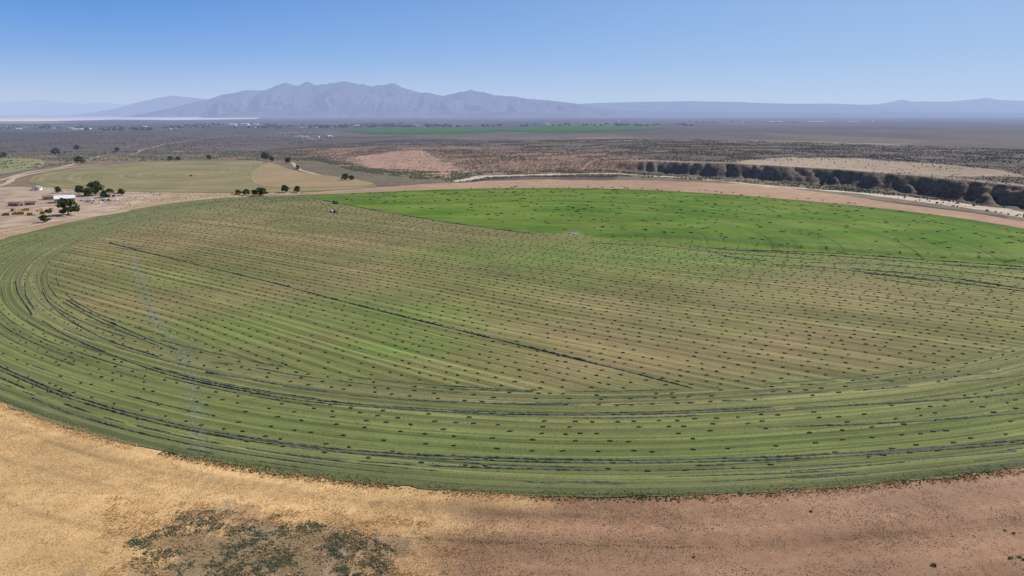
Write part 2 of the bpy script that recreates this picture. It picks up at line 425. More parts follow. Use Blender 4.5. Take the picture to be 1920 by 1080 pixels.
zone([(-100,352),(110,350),(240,360),(330,365),(240,385),(180,405),(100,415),(-100,440)],(.44,.33,.25),.15)
yd=pip(gx,gy,gp([(-100,352),(110,350),(330,360),(240,385),(180,405),(100,415),(-100,440)])); c[yd]*=(.65+.7*fbm(gx[yd]/12,gy[yd]/12,111,3))[:,None]
near=(gy<420)|((gx<-250)&(gy<560)); 
nn=fbm(gx/9,gy/6,90,4); 
tr=sstep(-.22,.24,gx/np.maximum(gy,50)+ (nn-.5)*.35 + (fbm(gx/30,gy/20,95,3)-.5)*.4+(170-gy)*.004)[:,None]
gold=np.array([.61,.400,.190]); brn=np.array([.315,.185,.115])
fc_=gold*(1-tr)+brn*tr
fc_=fc_*(.78+.44*fbm(gx/22,gy/10,91,5))[:,None]
pk=sstep(20,90,gx)[:,None]*sstep(140,175,gy)[:,None]; fc_=fc_*(1-pk*.4)+np.array([.38,.245,.17])*pk*.4
gth=np.arctan2(gy-Cy,gx-Cx); go=np.hypot(gx-Cx,gy-Cy)-Rf(gth)
for o_,wd,am in ((4.5,.8,.25),(8.0,.8,-.26),(9.8,.8,-.26),(15,.9,.2),(21,1.0,-.22),(23,.9,-.22),(30,1.2,.18),(37,.9,-.22),(39,.9,-.22),(46,1,.15)):
    wb=(fbm(gth*14,gth*0+o_,97,3)-.5)*4
    m=(np.exp(-((go-o_-wb)/wd)**2)*sstep(.3,.5,fbm(gth*10,gth*0+o_,98,2)))[:,None]; fc_=fc_*(1+am*m)
c[near]=fc_[near]; shr[near]=.0
wx=gx+(nn-.5)*34; wy=gy+(fbm(gx/9,gy/6,96,4)-.5)*34
zonew(gp([(230,1030),(300,975),(420,960),(540,975),(640,985),(735,1030),(740,1075),(640,1140),(300,1160)]),(.34,.23,.14),.0,.6)
zonew(gp([(300,1090),(340,1005),(480,985),(600,995),(690,1020),(700,1060),(600,1120)]),(.20,.165,.105),.0,.65)
zonew(gp([(560,1040),(620,1035),(640,1060),(590,1068)]),(.42,.29,.22),.0,.8)
rd=seg_dist(gx,gy,RIV)+(fbm(gx/25,gy/25,99,3)-.5)*20
RX=[p[0] for p in RIV]
wdt=np.interp(gx,[RX[0],RX[1],RX[3],RX[4],RX[6],RX[7],RX[8]],[8,16,12,4,4,14,19])
m=sstep(wdt+3,wdt-2,rd)[:,None]; c=c*(1-m)+np.array([.52,.43,.35])*m; shr*=1-m[:,0]
e_=np.interp(gx,BLx,BLy); sd=seg_dist(gx,gy,BL)*np.where(gy>e_,1,-1)
bf=sstep(BLx[5],BLx[6]+30,gx)
m=(sstep(62,50,sd+(nn-.5)*26)*sstep(20,36,sd)*bf)[:,None]; c=c*(1-.6*m)+np.array([.42,.325,.24])*.6*m; shr*=1-.7*m[:,0]
m=(sstep(-6,4,sd)*sstep(42,30,sd+(nn-.5)*14)*bf)[:,None]
lay=(.5+.5*np.sin(gz*2.3+fbm(gx/40,gy/40,7,2)*3))[:,None]
c=c*(1-.92*m)+(np.array([.145,.112,.09])*(1-lay)+np.array([.26,.205,.16])*lay)*.92*m; shr*=1-.5*m[:,0]

b=NB('desert_ground_material'); zc=b.attr('zcol',False); sh=b.attr('shrub')
cc=b.scale(zc,b.mr(b.noise(.04,5,.6),.3,.7,.87,1.13)); nf=b.noise(2.2,6,.8); cc=b.scale(cc,b.mr(nf,.25,.75,.58,1.42))
cc=b.scale(cc,b.mr(b.noise(.35,5,.75),.3,.7,.84,1.16))
cc=b.scale(cc,b.mr(b.noise(.0035,5,.6),.3,.7,.82,1.18))
sp=b.mr(b.noise(.45,3,.75),.50,.60,0,1); sp=b.math('MULTIPLY',sp,b.math('MULTIPLY',sh,.7))
cc=b.mix(sp,cc,(.068,.062,.05))
sp2=b.math('MULTIPLY',b.mr(b.noise(.012,4,.7),.52,.66,0,.5),sh); cc=b.mix(sp2,cc,(.075,.066,.06))
sp3=b.math('MULTIPLY',b.mr(b.noise(.09,4,.85),.50,.58,0,.7),sh); cc=b.mix(sp3,cc,(.066,.058,.05))
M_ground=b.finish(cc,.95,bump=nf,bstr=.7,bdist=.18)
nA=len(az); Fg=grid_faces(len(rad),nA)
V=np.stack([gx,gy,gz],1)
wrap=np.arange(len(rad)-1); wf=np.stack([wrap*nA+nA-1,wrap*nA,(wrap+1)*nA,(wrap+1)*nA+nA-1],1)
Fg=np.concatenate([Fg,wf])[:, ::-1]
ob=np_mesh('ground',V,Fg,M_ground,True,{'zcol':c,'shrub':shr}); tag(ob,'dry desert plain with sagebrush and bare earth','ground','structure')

# ================================================================ SHEETS (other fields, roads)
def sheet(name,px,mat,off,nr=30,step=8,label='',cat='field'):
    P=gp(px); P=catmull(list(P)+[P[0]],step)[:-1]; cen=P.mean(0)
    t=np.linspace(0,1,nr)[:,None,None]; Q=cen+(P[None]-cen)*t; Q=np.concatenate([Q,Q[:,:1]],1)
    x,y=Q[...,0],Q[...,1]; z=height(x,y)+off
    ob=np_mesh(name,np.stack([x,y,z],2).reshape(-1,3),grid_faces(nr,Q.shape[1]),mat,True,{'ring':(t[...,0]*np.ones(Q.shape[1])*300).ravel()})
    return tag(ob,label,cat,'structure')
def sheet_mat(name,c1,c2,line=.15):
    b=NB(name); r=b.attr('ring'); st=b.noise(1,4,.6,b.comb(b.math('MULTIPLY',r,.08),0.0)); n=b.noise(.012,5,.6)
    c=b.mix(b.mr(n,.35,.65,0,1),c1,c2); c=b.scale(c,b.mr(st,.3,.7,1-line,1+line)); nf=b.noise(.6,5,.7); c=b.scale(c,b.mr(nf,.25,.75,.8,1.2))
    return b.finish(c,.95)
M_dry=sheet_mat('dry_pasture_material',(.19,.185,.085),(.30,.235,.13),.3)
sheet('dry_field',[(52,341),(75,327),(150,315),(260,306),(400,302),(490,303),(500,318),(600,333),(690,345),(700,351),(600,358),(440,362),(250,359),(110,353)],M_dry,.3,label='round dry tan pasture with faint green tinge')
M_tan=sheet_mat('stubble_material',(.36,.25,.15),(.29,.22,.12),.1)
sheet('stubble_field',[(505,304),(560,322),(640,333),(700,346),(590,352),(490,349),(470,330),(485,315)],M_tan,.55,20,label='tan stubble strip beside round pasture')
sheet('small_pasture',[(-120,306),(-20,298),(60,298),(85,306),(60,320),(-30,328),(-120,330)],sheet_mat('small_pasture_material',(.30,.25,.13),(.22,.24,.1),.2),.3,label='small pale green and tan pasture')
M_far=sheet_mat('far_green_material',(.025,.10,.01),(.05,.15,.015),.1)
sheet('irrigated_green_field',[(640,246),(700,242),(800,239.5),(930,240),(925,246),(860,250),(760,251.5),(680,250)],M_far,1.6,30,40,label='distant irrigated bright green round field')
sheet('irrigated_green_field',[(935,241),(1000,238),(1120,236.5),(1240,239),(1215,243.5),(1100,247),(990,247.5),(935,245)],M_far,1.6,30,40,label='distant irrigated bright green round field')
def ribbon(name,px,w,mat,off,label,cat='road',step=5):
    P=catmull(gp(px),step); T=np.gradient(P,axis=0); T/=np.linalg.norm(T,axis=1)[:,None]; N=np.stack([-T[:,1],T[:,0]],1)
    wv=w*(.85+.3*vnoise(np.arange(len(P))/4,0*P[:,0],3))
    cols=[P+N*(k*wv/2)[:,None] for k in (-1,-.5,0,.5,1)]
    Q=np.stack(cols,1); z=height(Q[...,0],Q[...,1])+off
    ob=np_mesh(name,np.concatenate([Q,z[...,None]],2).reshape(-1,3),grid_faces(len(P),5)[:,::-1],mat,True)
    return tag(ob,label,cat,'structure')
M_dirt=simple('dirt_road_material',(.50,.385,.29),.15,.3)
M_asph=simple('highway_material',(.14,.13,.13),.15,.3)
M_ftr=simple('faint_track_material',(.36,.28,.22),.2,.05)
ribbon('dirt_road',[(-60,362),(10,345),(30,333),(80,322),(140,313),(190,309)],9,M_dirt,.25,'pale dirt road curving around pasture')
ribbon('dirt_road',[(-60,350),(0,338),(60,322),(120,313),(160,300),(200,290)],8,M_dirt,.30,'pale dirt road toward the highway')
ribbon('dirt_road',[(-80,450),(0,434),(60,424),(110,414),(190,404),(240,395)],6,M_dirt,.25,'dirt lane along the field edge')
ribbon('dirt_road',[(60,352),(250,362),(440,365),(600,361),(760,352)],5,M_dirt,.25,'dirt track between two round fields')
ribbon('highway',[(-80,345),(20,325),(90,312),(160,297),(215,284),(270,268),(330,252),(380,240),(420,232)],11,M_asph,.45,'narrow paved highway crossing the sagebrush plain')
ribbon('dirt_track',[(565,255),(600,262),(680,262),(900,258)],14,M_ftr,.6,'faint pale track across sagebrush')
ribbon('dirt_track',[(240,292),(330,268),(420,256),(560,247)],8,M_ftr,.6,'faint pale track across sagebrush')
ribbon('dirt_track',[(200,290),(320,286),(470,283),(600,276),(760,270)],6,M_ftr,.5,'faint pale track across sagebrush')
ribbon('dirt_track',[(900,300),(1050,288),(1250,284),(1500,283),(1900,296)],6,M_ftr,.5,'faint pale track across sagebrush')
ribbon('dirt_track',[(1080,322),(1120,300),(1250,284)],5,M_ftr,.4,'faint pale track climbing from the river')
ribbon('creek_path',[(548,305),(562,318),(590,326),(640,337)],7,M_dirt,.3,'pale gravel creek bed among shrubs','creek')
ribbon('dirt_track',[(795,283),(812,296),(845,309),(900,322),(940,326)],5,M_ftr,.3,'faint track down the eroded slope')

# ================================================================ MOUNTAINS
def prof_world(px,dist):
    a=np.array(px,float); u=(a[:,0]-960)/F; v=(540-a[:,1])/F; Y=CP+v*SP; s=dist/Y
    return u*s, H+(-SP+v*CP)*s
def mount(name,px,dist,depth,mat,label,seed=1,nx=520,ny=110,rough=1.0,spur=1500.,jag=.10):
    X,Z=prof_world(px,dist); xs=np.linspace(X[0],X[-1],nx); ys=np.linspace(-1,1.0,ny)
    GX,S=np.meshgrid(xs,ys); 
    cr=np.interp(GX+S*0,X,Z); 
    det=(fbm(xs/(spur*.35),xs*0+1.7,seed+40,4)-.5)*jag*rough
    cr=cr*(1+det[None,:])
    GY=dist+S*depth
    w=fbm(GX/spur/1.5,GY/spur/2.5,seed,3)-.5
    f=1-np.abs(S)
    rn=1-np.abs(fbm((GX+w*spur*2.5)/spur,GY/spur/2.2,seed+9,5)*2-1)
    rn2=1-np.abs(fbm((GX+w*spur)/spur*3,GY/spur*1.2,seed+19,4)*2-1)
    prof=f**1.6
    carve=4*f*(1-f)
    hgt=cr*(prof+rough*carve*((rn-.74)*1.0+(rn2-.7)*.40))
    hgt=np.minimum(hgt,cr*(.15+.88*f))
    ends=sstep(0,.04,(GX-X[0])/(X[-1]-X[0]))*sstep(0,.04,(X[-1]-GX)/(X[-1]-X[0]))
    hgt=hgt*ends-6*(1-f)**4
    ob=np_mesh(name,np.stack([GX,GY,hgt],2).reshape(-1,3),grid_faces(ny,nx),mat,True)
    return tag(ob,label,'mountain','structure')
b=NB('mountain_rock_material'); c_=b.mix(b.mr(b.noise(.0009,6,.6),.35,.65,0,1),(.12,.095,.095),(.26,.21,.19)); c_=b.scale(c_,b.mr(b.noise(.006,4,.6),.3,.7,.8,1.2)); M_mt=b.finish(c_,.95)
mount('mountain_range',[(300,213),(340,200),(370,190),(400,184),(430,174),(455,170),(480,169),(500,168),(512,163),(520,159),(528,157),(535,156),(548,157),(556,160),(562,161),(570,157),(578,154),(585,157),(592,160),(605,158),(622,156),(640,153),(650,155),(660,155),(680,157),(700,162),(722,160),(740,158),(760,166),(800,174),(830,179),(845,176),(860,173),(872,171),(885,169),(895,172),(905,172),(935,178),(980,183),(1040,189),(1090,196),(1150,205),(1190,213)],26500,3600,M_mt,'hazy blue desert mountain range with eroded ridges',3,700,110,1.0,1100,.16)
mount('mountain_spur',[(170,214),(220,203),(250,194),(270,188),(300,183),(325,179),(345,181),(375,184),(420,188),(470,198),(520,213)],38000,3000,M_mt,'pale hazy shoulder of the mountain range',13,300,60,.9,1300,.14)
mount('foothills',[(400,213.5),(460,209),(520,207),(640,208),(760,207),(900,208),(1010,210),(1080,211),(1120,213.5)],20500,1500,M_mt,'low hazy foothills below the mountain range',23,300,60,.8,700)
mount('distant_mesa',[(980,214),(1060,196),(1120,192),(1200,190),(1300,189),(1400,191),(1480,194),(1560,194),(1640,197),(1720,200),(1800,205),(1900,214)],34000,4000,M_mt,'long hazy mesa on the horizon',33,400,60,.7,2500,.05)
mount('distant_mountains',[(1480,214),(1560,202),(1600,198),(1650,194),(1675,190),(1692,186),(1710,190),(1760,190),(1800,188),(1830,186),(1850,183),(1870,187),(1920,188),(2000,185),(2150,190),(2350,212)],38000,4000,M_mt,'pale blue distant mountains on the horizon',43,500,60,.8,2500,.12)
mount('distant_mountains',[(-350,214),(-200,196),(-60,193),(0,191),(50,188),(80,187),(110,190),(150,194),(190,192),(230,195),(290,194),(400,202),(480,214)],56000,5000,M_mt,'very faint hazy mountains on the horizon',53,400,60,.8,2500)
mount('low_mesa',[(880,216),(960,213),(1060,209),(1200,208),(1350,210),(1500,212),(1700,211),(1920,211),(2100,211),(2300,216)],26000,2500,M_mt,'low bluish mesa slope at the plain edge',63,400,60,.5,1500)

# ================================================================ BALES
def bale_tmpl(nx,ny,nz,j,seed):
    q=np.random.default_rng(seed); idx={};vs=[];fs=[]
    L,W_,Hh=1.35,.56,.38
    def vid(i,jj,kk):
        if (i,jj,kk) not in idx:
            idx[(i,jj,kk)]=len(vs)
            p=np.array([i/nx-.5,jj/ny-.5,kk/nz-.5])*2
            ed=sum(abs(p)>.99); sh=1-.03*max(0,ed-1)
            p=p*sh+q.normal(size=3)*j
            vs.append((p[0]*L/2,p[1]*W_/2,(p[2]+1)*Hh/2))
        return idx[(i,jj,kk)]
    for i in range(nx):
        for jj in range(ny):
            fs.append((vid(i,jj,nz),vid(i+1,jj,nz),vid(i+1,jj+1,nz),vid(i,jj+1,nz)))
            fs.append((vid(i,jj,0),vid(i,jj+1,0),vid(i+1,jj+1,0),vid(i+1,jj,0)))
        for kk in range(nz):
            fs.append((vid(i,0,kk),vid(i+1,0,kk),vid(i+1,0,kk+1),vid(i,0,kk+1)))
            fs.append((vid(i,ny,kk),vid(i,ny,kk+1),vid(i+1,ny,kk+1),vid(i+1,ny,kk)))
    for jj in range(ny):
        for kk in range(nz):
            fs.append((vid(0,jj,kk),vid(0,jj,kk+1),vid(0,jj+1,kk+1),vid(0,jj+1,kk)))
            fs.append((vid(nx,jj,kk),vid(nx,jj+1,kk),vid(nx,jj+1,kk+1),vid(nx,jj,kk+1)))
    return vs,fs
b=NB('hay_bale_material')
n=b.noise(6,4,.7); c_=b.mix(b.mr(n,.3,.7,0,1),(.05,.06,.032),(.15,.16,.085))
c_=b.scale(c_,b.mr(b.noise(.15,2),.3,.7,.8,1.2)); M_bale=b.finish(c_,.95,bump=n,bstr=.6,bdist=.06)
pts=[]
def in_mown(x,y,emin,emax=1e9):
    th=np.arctan2(y-Cy,x-Cx); r=np.hypot(x-Cx,y-Cy); e=Rf(th)-r
    wedge=(th>A2(r)-4/np.maximum(r,5))&(th<A1(r)+4/np.maximum(r,5))
    return (e>emin)&(e<emax)&~wedge
ang=R_(-37); dv=np.array([math.cos(ang),math.sin(ang)]); nv=np.array([-math.sin(ang),math.cos(ang)])
for kk in range(-84,84):
    s=(kk+.5)*PER
    st_=np.cumsum(np.clip(rng.normal(8.0,2.1,140),3.5,16))-500+rng.uniform(0,14); a=st_[st_<470]
    x=Cx+dv[0]*a+nv[0]*s; y=Cy+dv[1]*a+nv[1]*s
    for _ in range(3):
        s2,_a=stripe_s(x,y); d=(s-s2); x=x+nv[0]*d; y=y+nv[1]*d
    x=x+rng.normal(0,.3,len(x)); y=y+rng.normal(0,.3,len(x))
    m=in_mown(x,y,74)&(rng.random(len(x))<np.clip(.6+.9*(fbm(x/40,y/40,201,3)-.25)+.25*sstep(-100,150,x),.5,1))
    for X,Y in zip(x[m],y[m]): pts.append((X,Y,ang*.6+rng.normal(0,.35)))
for e0 in (13.8,18.4,25,32,36.8,41.4,46,59.8,64.4,69):
    th=-np.pi; 
    while th<np.pi:
        th+=rng.uniform(4.5,14)/395
        r=Rf(th)-e0-rng.normal(0,.4); x=Cx+r*math.cos(th); y=Cy+r*math.sin(th)
        if rng.random()<.8 and in_mown(np.array([x]),np.array([y]),5)[0]: pts.append((x,y,th+math.pi/2+rng.normal(0,.25)))
for _ in range(520):
    th=rng.uniform(-.45,2.4); r=Rf(0)*math.sqrt(rng.random())*.97
    if not (A2(r)+.03<th<A1(r)-.02): continue
    x=Cx+r*math.cos(th); y=Cy+r*math.sin(th); a=R_(-8)+rng.normal(0,.3)
    if in_mown(np.array([x]),np.array([y]),3)[0]: continue
    pts.append((x,y,a)); 
    if rng.random()<.5: pts.append((x+1.8*math.cos(a),y+1.8*math.sin(a),a+rng.normal(0,.06)))
pts=np.array(pts)
bz=height(pts[:,0],pts[:,1])+.16
tt=pts[:,1]*CP+(H-bz)*SP; uu=pts[:,0]/tt*F; vv=((-(H-bz))*CP+pts[:,1]*SP)/tt*F
inv=(np.abs(uu)<955)&(vv>-535)&(vv<540)
order=np.argsort(np.where(inv,tt,1e9)); near_i=order[:295]; rest=order[295:]
Tn=[bale_tmpl(6,3,3,.035,k) for k in range(4)]; mes=[]
for k,(v,f) in enumerate(Tn):
    me=bpy.data.meshes.new('hay_bale'); me.from_pydata(v,[],f); me.update(); me.materials.append(M_bale); mes.append(me)
for q in near_i:
    o=bpy.data.objects.new('hay_bale',mes[rng.integers(4)]); o.location=(pts[q,0],pts[q,1],bz[q]); o.rotation_euler=(0,0,pts[q,2]); o.scale=(rng.uniform(.9,1.25),1.05,1.05)
    col.objects.link(o); tag(o,'rectangular green hay bale lying on mown field','hay bale',None,'hay bales on the mown field')
wdg=~in_mown(pts[rest,0],pts[rest,1],3)
rs=rng.uniform(.85,1.15,len(rest))*(1+.30*sstep(450,900,pts[rest,1]))*np.where(wdg,1.3,1)
ob=soup('hay_bales',bale_tmpl(3,2,2,.04,9),np.stack([pts[rest,0],pts[rest,1],bz[rest]],1),rs,pts[rest,2],M_bale)
tag(ob,'many small hay bales dotted over the round field','hay bales','stuff')

# ================================================================ WINDROWS
b=NB('windrow_material'); n=b.noise(2.6,5,.75); M_wind=b.finish(b.mix(b.mr(n,.3,.7,0,1),(.06,.075,.042),(.19,.205,.14)),.95,bump=n,bstr=.8,bdist=.15)
def windrow_w(P,w=1.5,h=.6,off=0.0,gap=.0,label='dark green windrow of raked hay'):
    if len(P)<8: return
    T=np.gradient(P,axis=0); T/=np.linalg.norm(T,axis=1)[:,None]; N=np.stack([-T[:,1],T[:,0]],1)
    sd=rng.integers(9999); i=np.arange(len(P))*.75
    wob=(vnoise(i/12.0,i*0+.5,sd)-.5)*.25+off
    hv=h*(.5+.8*vnoise(i/1.1,i*0,sd+1))*(.6+.7*vnoise(i/14.,i*0,sd+2)); wv=w*(.75+.45*vnoise(i/1.3,i*0,sd+3))
    if gap: k_=sstep(gap-.06,gap+.06,vnoise(i/22.,i*0,sd+4)*.75+.25*vnoise(i/5.,i*0,sd+5)); hv=hv*k_; wv=wv*(.15+.85*k_)
    hv[0]=hv[-1]=0.02
    cr=[(-.5,-.05),(-.32,.7),(0,1),(.3,.75),(.5,-.05)]
    Q=[];Z=[]
    zb=height(P[:,0],P[:,1])+.17
    for k,(a,hh) in enumerate(cr):
        jx=rng.normal(0,.05,len(P)); Q.append(P+N*((a*wv+wob+jx)[:,None])); Z.append(zb+hv*hh*(1+rng.normal(0,.15,len(P)))-.02)
    Q=np.stack(Q,1); Z=np.stack(Z,1)
    o=np_mesh('hay_windrow',np.concatenate([Q,Z[...,None]],2).reshape(-1,3),grid_faces(len(P),5)[:,::-1],M_wind,False)
    tag(o,label,'windrow',None,'windrows of cut hay')
def windrow(px,w=1.5,h=.6,off=0.0,gap=.0,label='dark green windrow of raked hay'):
    windrow_w(catmull(gp(px),.6),w,h,off,gap,label)
L1=[(-60,668),(0,694),(60,720),(130,747),(230,777),(350,806),(480,829),(600,845),(750,857),(900,864),(1050,868),(1200,869),(1350,866),(1500,861),(1700,849),(1920,832),(1980,827)]
windrow(L1,.95,.5); windrow(L1,.9,.48,1.7)
windrow([(x,y+14) for x,y in L1],.8,.4,0,.45); windrow([(x,y+26) for x,y in L1[2:]],.9,.35,0,.5); windrow([(x,y+36) for x,y in L1[5:]],.7,.3,0,.55)
L2=[(80,602),(130,632),(200,662),(280,692),(360,714),(480,738),(600,756),(750,768),(900,776),(1050,779),(1200,778),(1350,773),(1455,768)]
windrow(L2,.95,.5); windrow(L2[3:],.9,.45,1.7)
windrow([(1490,766),(1600,761),(1750,752),(1920,738),(1980,733)],1.0,.5); windrow([(1500,768),(1600,764),(1750,755),(1920,741)],.9,.4,1.2)
windrow([(125,563),(170,588),(230,615),(290,640),(335,657)],1.1,.5); windrow([(118,566),(165,592),(225,620),(300,650)],1.0,.45)
windrow([(30,528),(38,555),(55,580),(62,592)],1.2,.6); windrow([(48,528),(50,555),(66,580)],1.1,.5); windrow([(80,545),(95,570),(130,600),(200,637),(300,670)],1.0,.45,0,.2)
windrow([(385,699),(430,706),(490,714)],1.1,.5); windrow([(395,680),(440,684)],1.1,.5); windrow([(480,690),(560,705),(700,720),(860,730),(1000,735)],.9,.4,0,.4)
windrow([(1420,802),(1600,797),(1750,789),(1920,775)],.9,.45); windrow([(530,725),(660,742),(850,755),(1100,760),(1400,752)],.9,.4,0,.3)
windrow([(600,738),(800,752),(1000,757),(1300,754)],1.0,.4,0,.4)
windrow([(205,456),(300,480),(480,523),(660,570),(840,615),(1000,654),(1150,691),(1300,729)],1.15,.7,0,0,'long straight dark windrow crossing the mown field')
windrow([(1420,741),(1600,733),(1750,722),(1920,704)],1.0,.35,0,.35); windrow([(1500,723),(1700,712),(1920,696)],1.0,.3,0,.4)
windrow([(1600,505),(1750,518),(1850,532),(1960,549)],1.6,.75); windrow([(1620,513),(1750,526),(1850,538),(1960,553)],1.6,.75); windrow([(1450,497),(1560,504),(1700,522),(1800,531)],1.1,.5)
windrow([(1400,470),(1550,475),(1750,489),(1960,504)],1.5,.7); windrow([(1300,462),(1420,472),(1600,483),(1800,499),(1960,508)],1.3,.6); windrow([(1100,456),(1250,463),(1400,478),(1550,490)],1.1,.4,0,.2)
windrow([(1330,470),(1380,484),(1480,492),(1650,497),(1850,515),(1960,528)],1.2,.5,0,.2); windrow([(1350,478),(1450,498),(1600,516),(1750,540)],1.0,.4,0,.3)
windrow([(580,371),(700,394),(800,411),(900,426),(1000,439)],1.6,.7)
for e0,t0_,t1_,gp_,ww in [(6.5,-3.0,-.9,.5,.7),(9.6,-3.05,-1.0,.5,.6),(34.5,-3.1,-2.2,.35,.8),(39,-3.3,-2.1,.3,.9),(43.7,-3.35,-1.9,.4,.8),(49,-3.3,-1.2,.4,.8),(56,-3.6,-1.8,.4,.9),(66.5,-3.6,-1.0,.45,.8),(72,-3.9,-.9,.45,.8),(77,-4.0,-2.2,.4,.8),(20,-3.9,-3.1,.35,1.0),(30,-4.1,-3.1,.3,1.0),(35,-4.1,-3.1,.35,.9),(41,-4.1,-3.2,.3,1.0),(47,-4.1,-3.2,.35,.9),(53,-4.1,-3.3,.3,1.1),(64,-4.1,-3.4,.3,1.1),(12,-4.1,-3.3,.35,1.0),(25.5,-3.3,-1.0,.6,.7),(15.5,-2.9,-.9,.6,.7)]:
    th=np.linspace(t0_,t1_,int((t1_-t0_)*380/.7)); rr_=Rf(th)-e0; windrow_w(np.stack([Cx+rr_*np.cos(th),Cy+rr_*np.sin(th)],1),ww,.33,0,gp_,'thin broken windrow along the curved field edge')
cl=[]
for e0 in np.arange(2.5,75,2.3):
    nn_=int(430*(1.0 if e0<60 else .7)); th=rng.uniform(-np.pi,0.2,nn_); th=np.where(th>-.35,th-2.9,th)
    keep=vnoise(th*14,th*0+e0,7)>.42; th=th[keep]
    r=Rf(th)-e0-rng.normal(0,.25,len(th)); cl.append(np.stack([Cx+r*np.cos(th),Cy+r*np.sin(th)],1))
trk=catmull(TRK[::4],.4)
for wdt_,rep in ((1.0,2),(2.6,3)):
    for _ in range(rep): 
        mm=rng.random(len(trk))<.5; pp=trk[mm]+rng.normal(0,wdt_,(mm.sum(),2)); cl.append(pp[vnoise(pp[:,0]/5,pp[:,1]/5,9)>.3])
for ctr,sdv,nn_ in [((345,660),(3.2,7),340),((1000,712),(8,2),40),((560,690),(25,5),60)]:
    q=gp([ctr])[0]; cl.append(q+rng.normal(0,1,(nn_,2))*np.array(sdv))
cl=np.concatenate(cl); cl=cl[in_mown(cl[:,0],cl[:,1],1)]
b=NB('loose_hay_material'); n=b.noise(.8,4,.7); M_loose=b.finish(b.mix(b.mr(n,.3,.7,0,1),(.10,.12,.068),(.215,.23,.155)),.95)
sc=rng.uniform(.22,.6,len(cl)); S3=np.stack([sc*1.7,sc,sc*.3],1)
ob=soup('loose_hay',T_clod,np.stack([cl[:,0],cl[:,1],height(cl[:,0],cl[:,1])+.17],1),S3,np.arctan2(cl[:,1]-Cy,cl[:,0]-Cx)+np.pi/2+rng.normal(0,.3,len(cl)),M_loose); tag(ob,'loose gray green hay scattered along the rows','hay','stuff')

# ================================================================ PLANTS (stuff)
def zat(p,off=0): return np.concatenate([p,(height(p[:,0],p[:,1])+off)[:,None]],1)
def outside(p,pad=0):
    th=np.arctan2(p[:,1]-Cy,p[:,0]-Cx); return np.hypot(p[:,0]-Cx,p[:,1]-Cy)>Rf(th)+pad
def plant(name,tm,p,s,mat,label,cat,hz=1.0):
    S=np.stack([s,s,s*hz],1) if np.ndim(s)==1 else s
    return tag(soup(name,tm,zat(p),S,rng.uniform(0,6.28,len(p)),mat),label,cat,'stuff')
b=NB('dry_grass_material'); n=b.noise(.25,5,.7); c_=b.mix(b.mr(n,.3,.7,0,1),(.58,.39,.19),(.76,.56,.31)); M_dg=b.finish(c_,.9)
b=NB('weed_material'); n=b.noise(.7,5,.7); c_=b.mix(b.mr(n,.3,.7,0,1),(.075,.088,.052),(.175,.18,.115)); M_weed=b.finish(c_,.9)
b=NB('green_weed_material'); n=b.noise(.7,5,.7); c_=b.mix(b.mr(n,.3,.7,0,1),(.075,.11,.04),(.16,.18,.075)); M_gweed=b.finish(c_,.9)
b=NB('sagebrush_material'); n=b.noise(.12,5,.7); c_=b.mix(b.mr(n,.3,.7,0,1),(.062,.058,.045),(.125,.115,.085)); M_sage=b.finish(c_,.95)
b=NB('riparian_material'); n=b.noise(.06,5,.7); c_=b.mix(b.mr(n,.3,.7,0,1),(.06,.075,.038),(.16,.165,.10)); M_rip=b.finish(c_,.95)
FG=gp([(-150,1150),(-150,690),(0,745),(300,850),(700,908),(1100,938),(1500,922),(1950,875),(2100,1150)])
dens=lambda x,y: np.clip(1.0-np.clip((x/np.maximum(y,50)+(170-y)*.004)*1.8,0,.9),0,1)*np.clip((fbm(x/7,y/4,71,3)-.2)*2.5,0.15,1)
p=sample_poly(FG,80000,dens); p=p[outside(p,.3)]
plant('dry_grass',T_tuft,p,rng.uniform(.10,.30,len(p)),M_dg,'golden dry grass tufts','grass')
th=rng.uniform(-np.pi,0,12000); th=th[vnoise(th*40,th*0,5)>.25]; r=Rf(th)+rng.normal(1.0,1.2,len(th)); p=np.stack([Cx+r*np.cos(th),Cy+r*np.sin(th)],1); 
plant('dry_grass_border',T_tuft,p,rng.uniform(.3,.7,len(p)),M_dg,'tall dry grass along the field edge','grass')
ge=gp([(300,850),(1960,878)]); t0,t1=[math.atan2(q[1]-Cy,q[0]-Cx) for q in ge]
th=rng.uniform(t0,t1,8500); th=th[rng.random(len(th))<np.clip(vnoise(th*30,th*0+2,15)*1.5-.2,.1,1)]; r=Rf(th)+rng.normal(-.5,1.4,len(th)); p=np.stack([Cx+r*np.cos(th),Cy+r*np.sin(th)],1)
plant('edge_weeds',T_leaf,p,rng.uniform(.18,.52,len(p)),M_gweed,'green weeds lining the mown field edge','weeds',.8)
WP=gp([(230,1020),(330,960),(430,955),(540,965),(640,985),(745,1030),(750,1080),(640,1160),(280,1160)])
p=sample_poly(WP,15000,lambda x,y: np.clip((fbm(x/6,y/5,72,5)-.38)*4,0,1)*np.clip((fbm(x/2,y/2,73,2)-.3)*3,.1,1)); plant('weed_patch',T_leaf,p,rng.uniform(.15,.42,len(p)),M_weed,'gray green weed patch in dry grass','weeds',.6)
p=sample_poly(gp([(180,1160),(200,930),(700,960),(900,1000),(800,1160)]),5000,lambda x,y: np.clip((fbm(x/5,y/4,172,4)-.42)*4,0,1)); plant('tall_dry_grass',T_tuft,p,rng.uniform(.25,.6,len(p)),M_dg,'clumps of tall golden dry grass','grass')
lp=catmull(gp([(560,985),(700,1003),(900,1016),(1100,1022),(1350,1028)]),.25); p=lp+rng.normal(0,.25,lp.shape); p=p[rng.random(len(p))<.6]
plant('tumbleweed_row',T_leaf,p,rng.uniform(.15,.35,len(p)),M_weed,'thin row of dark dry brush','weeds',.7)
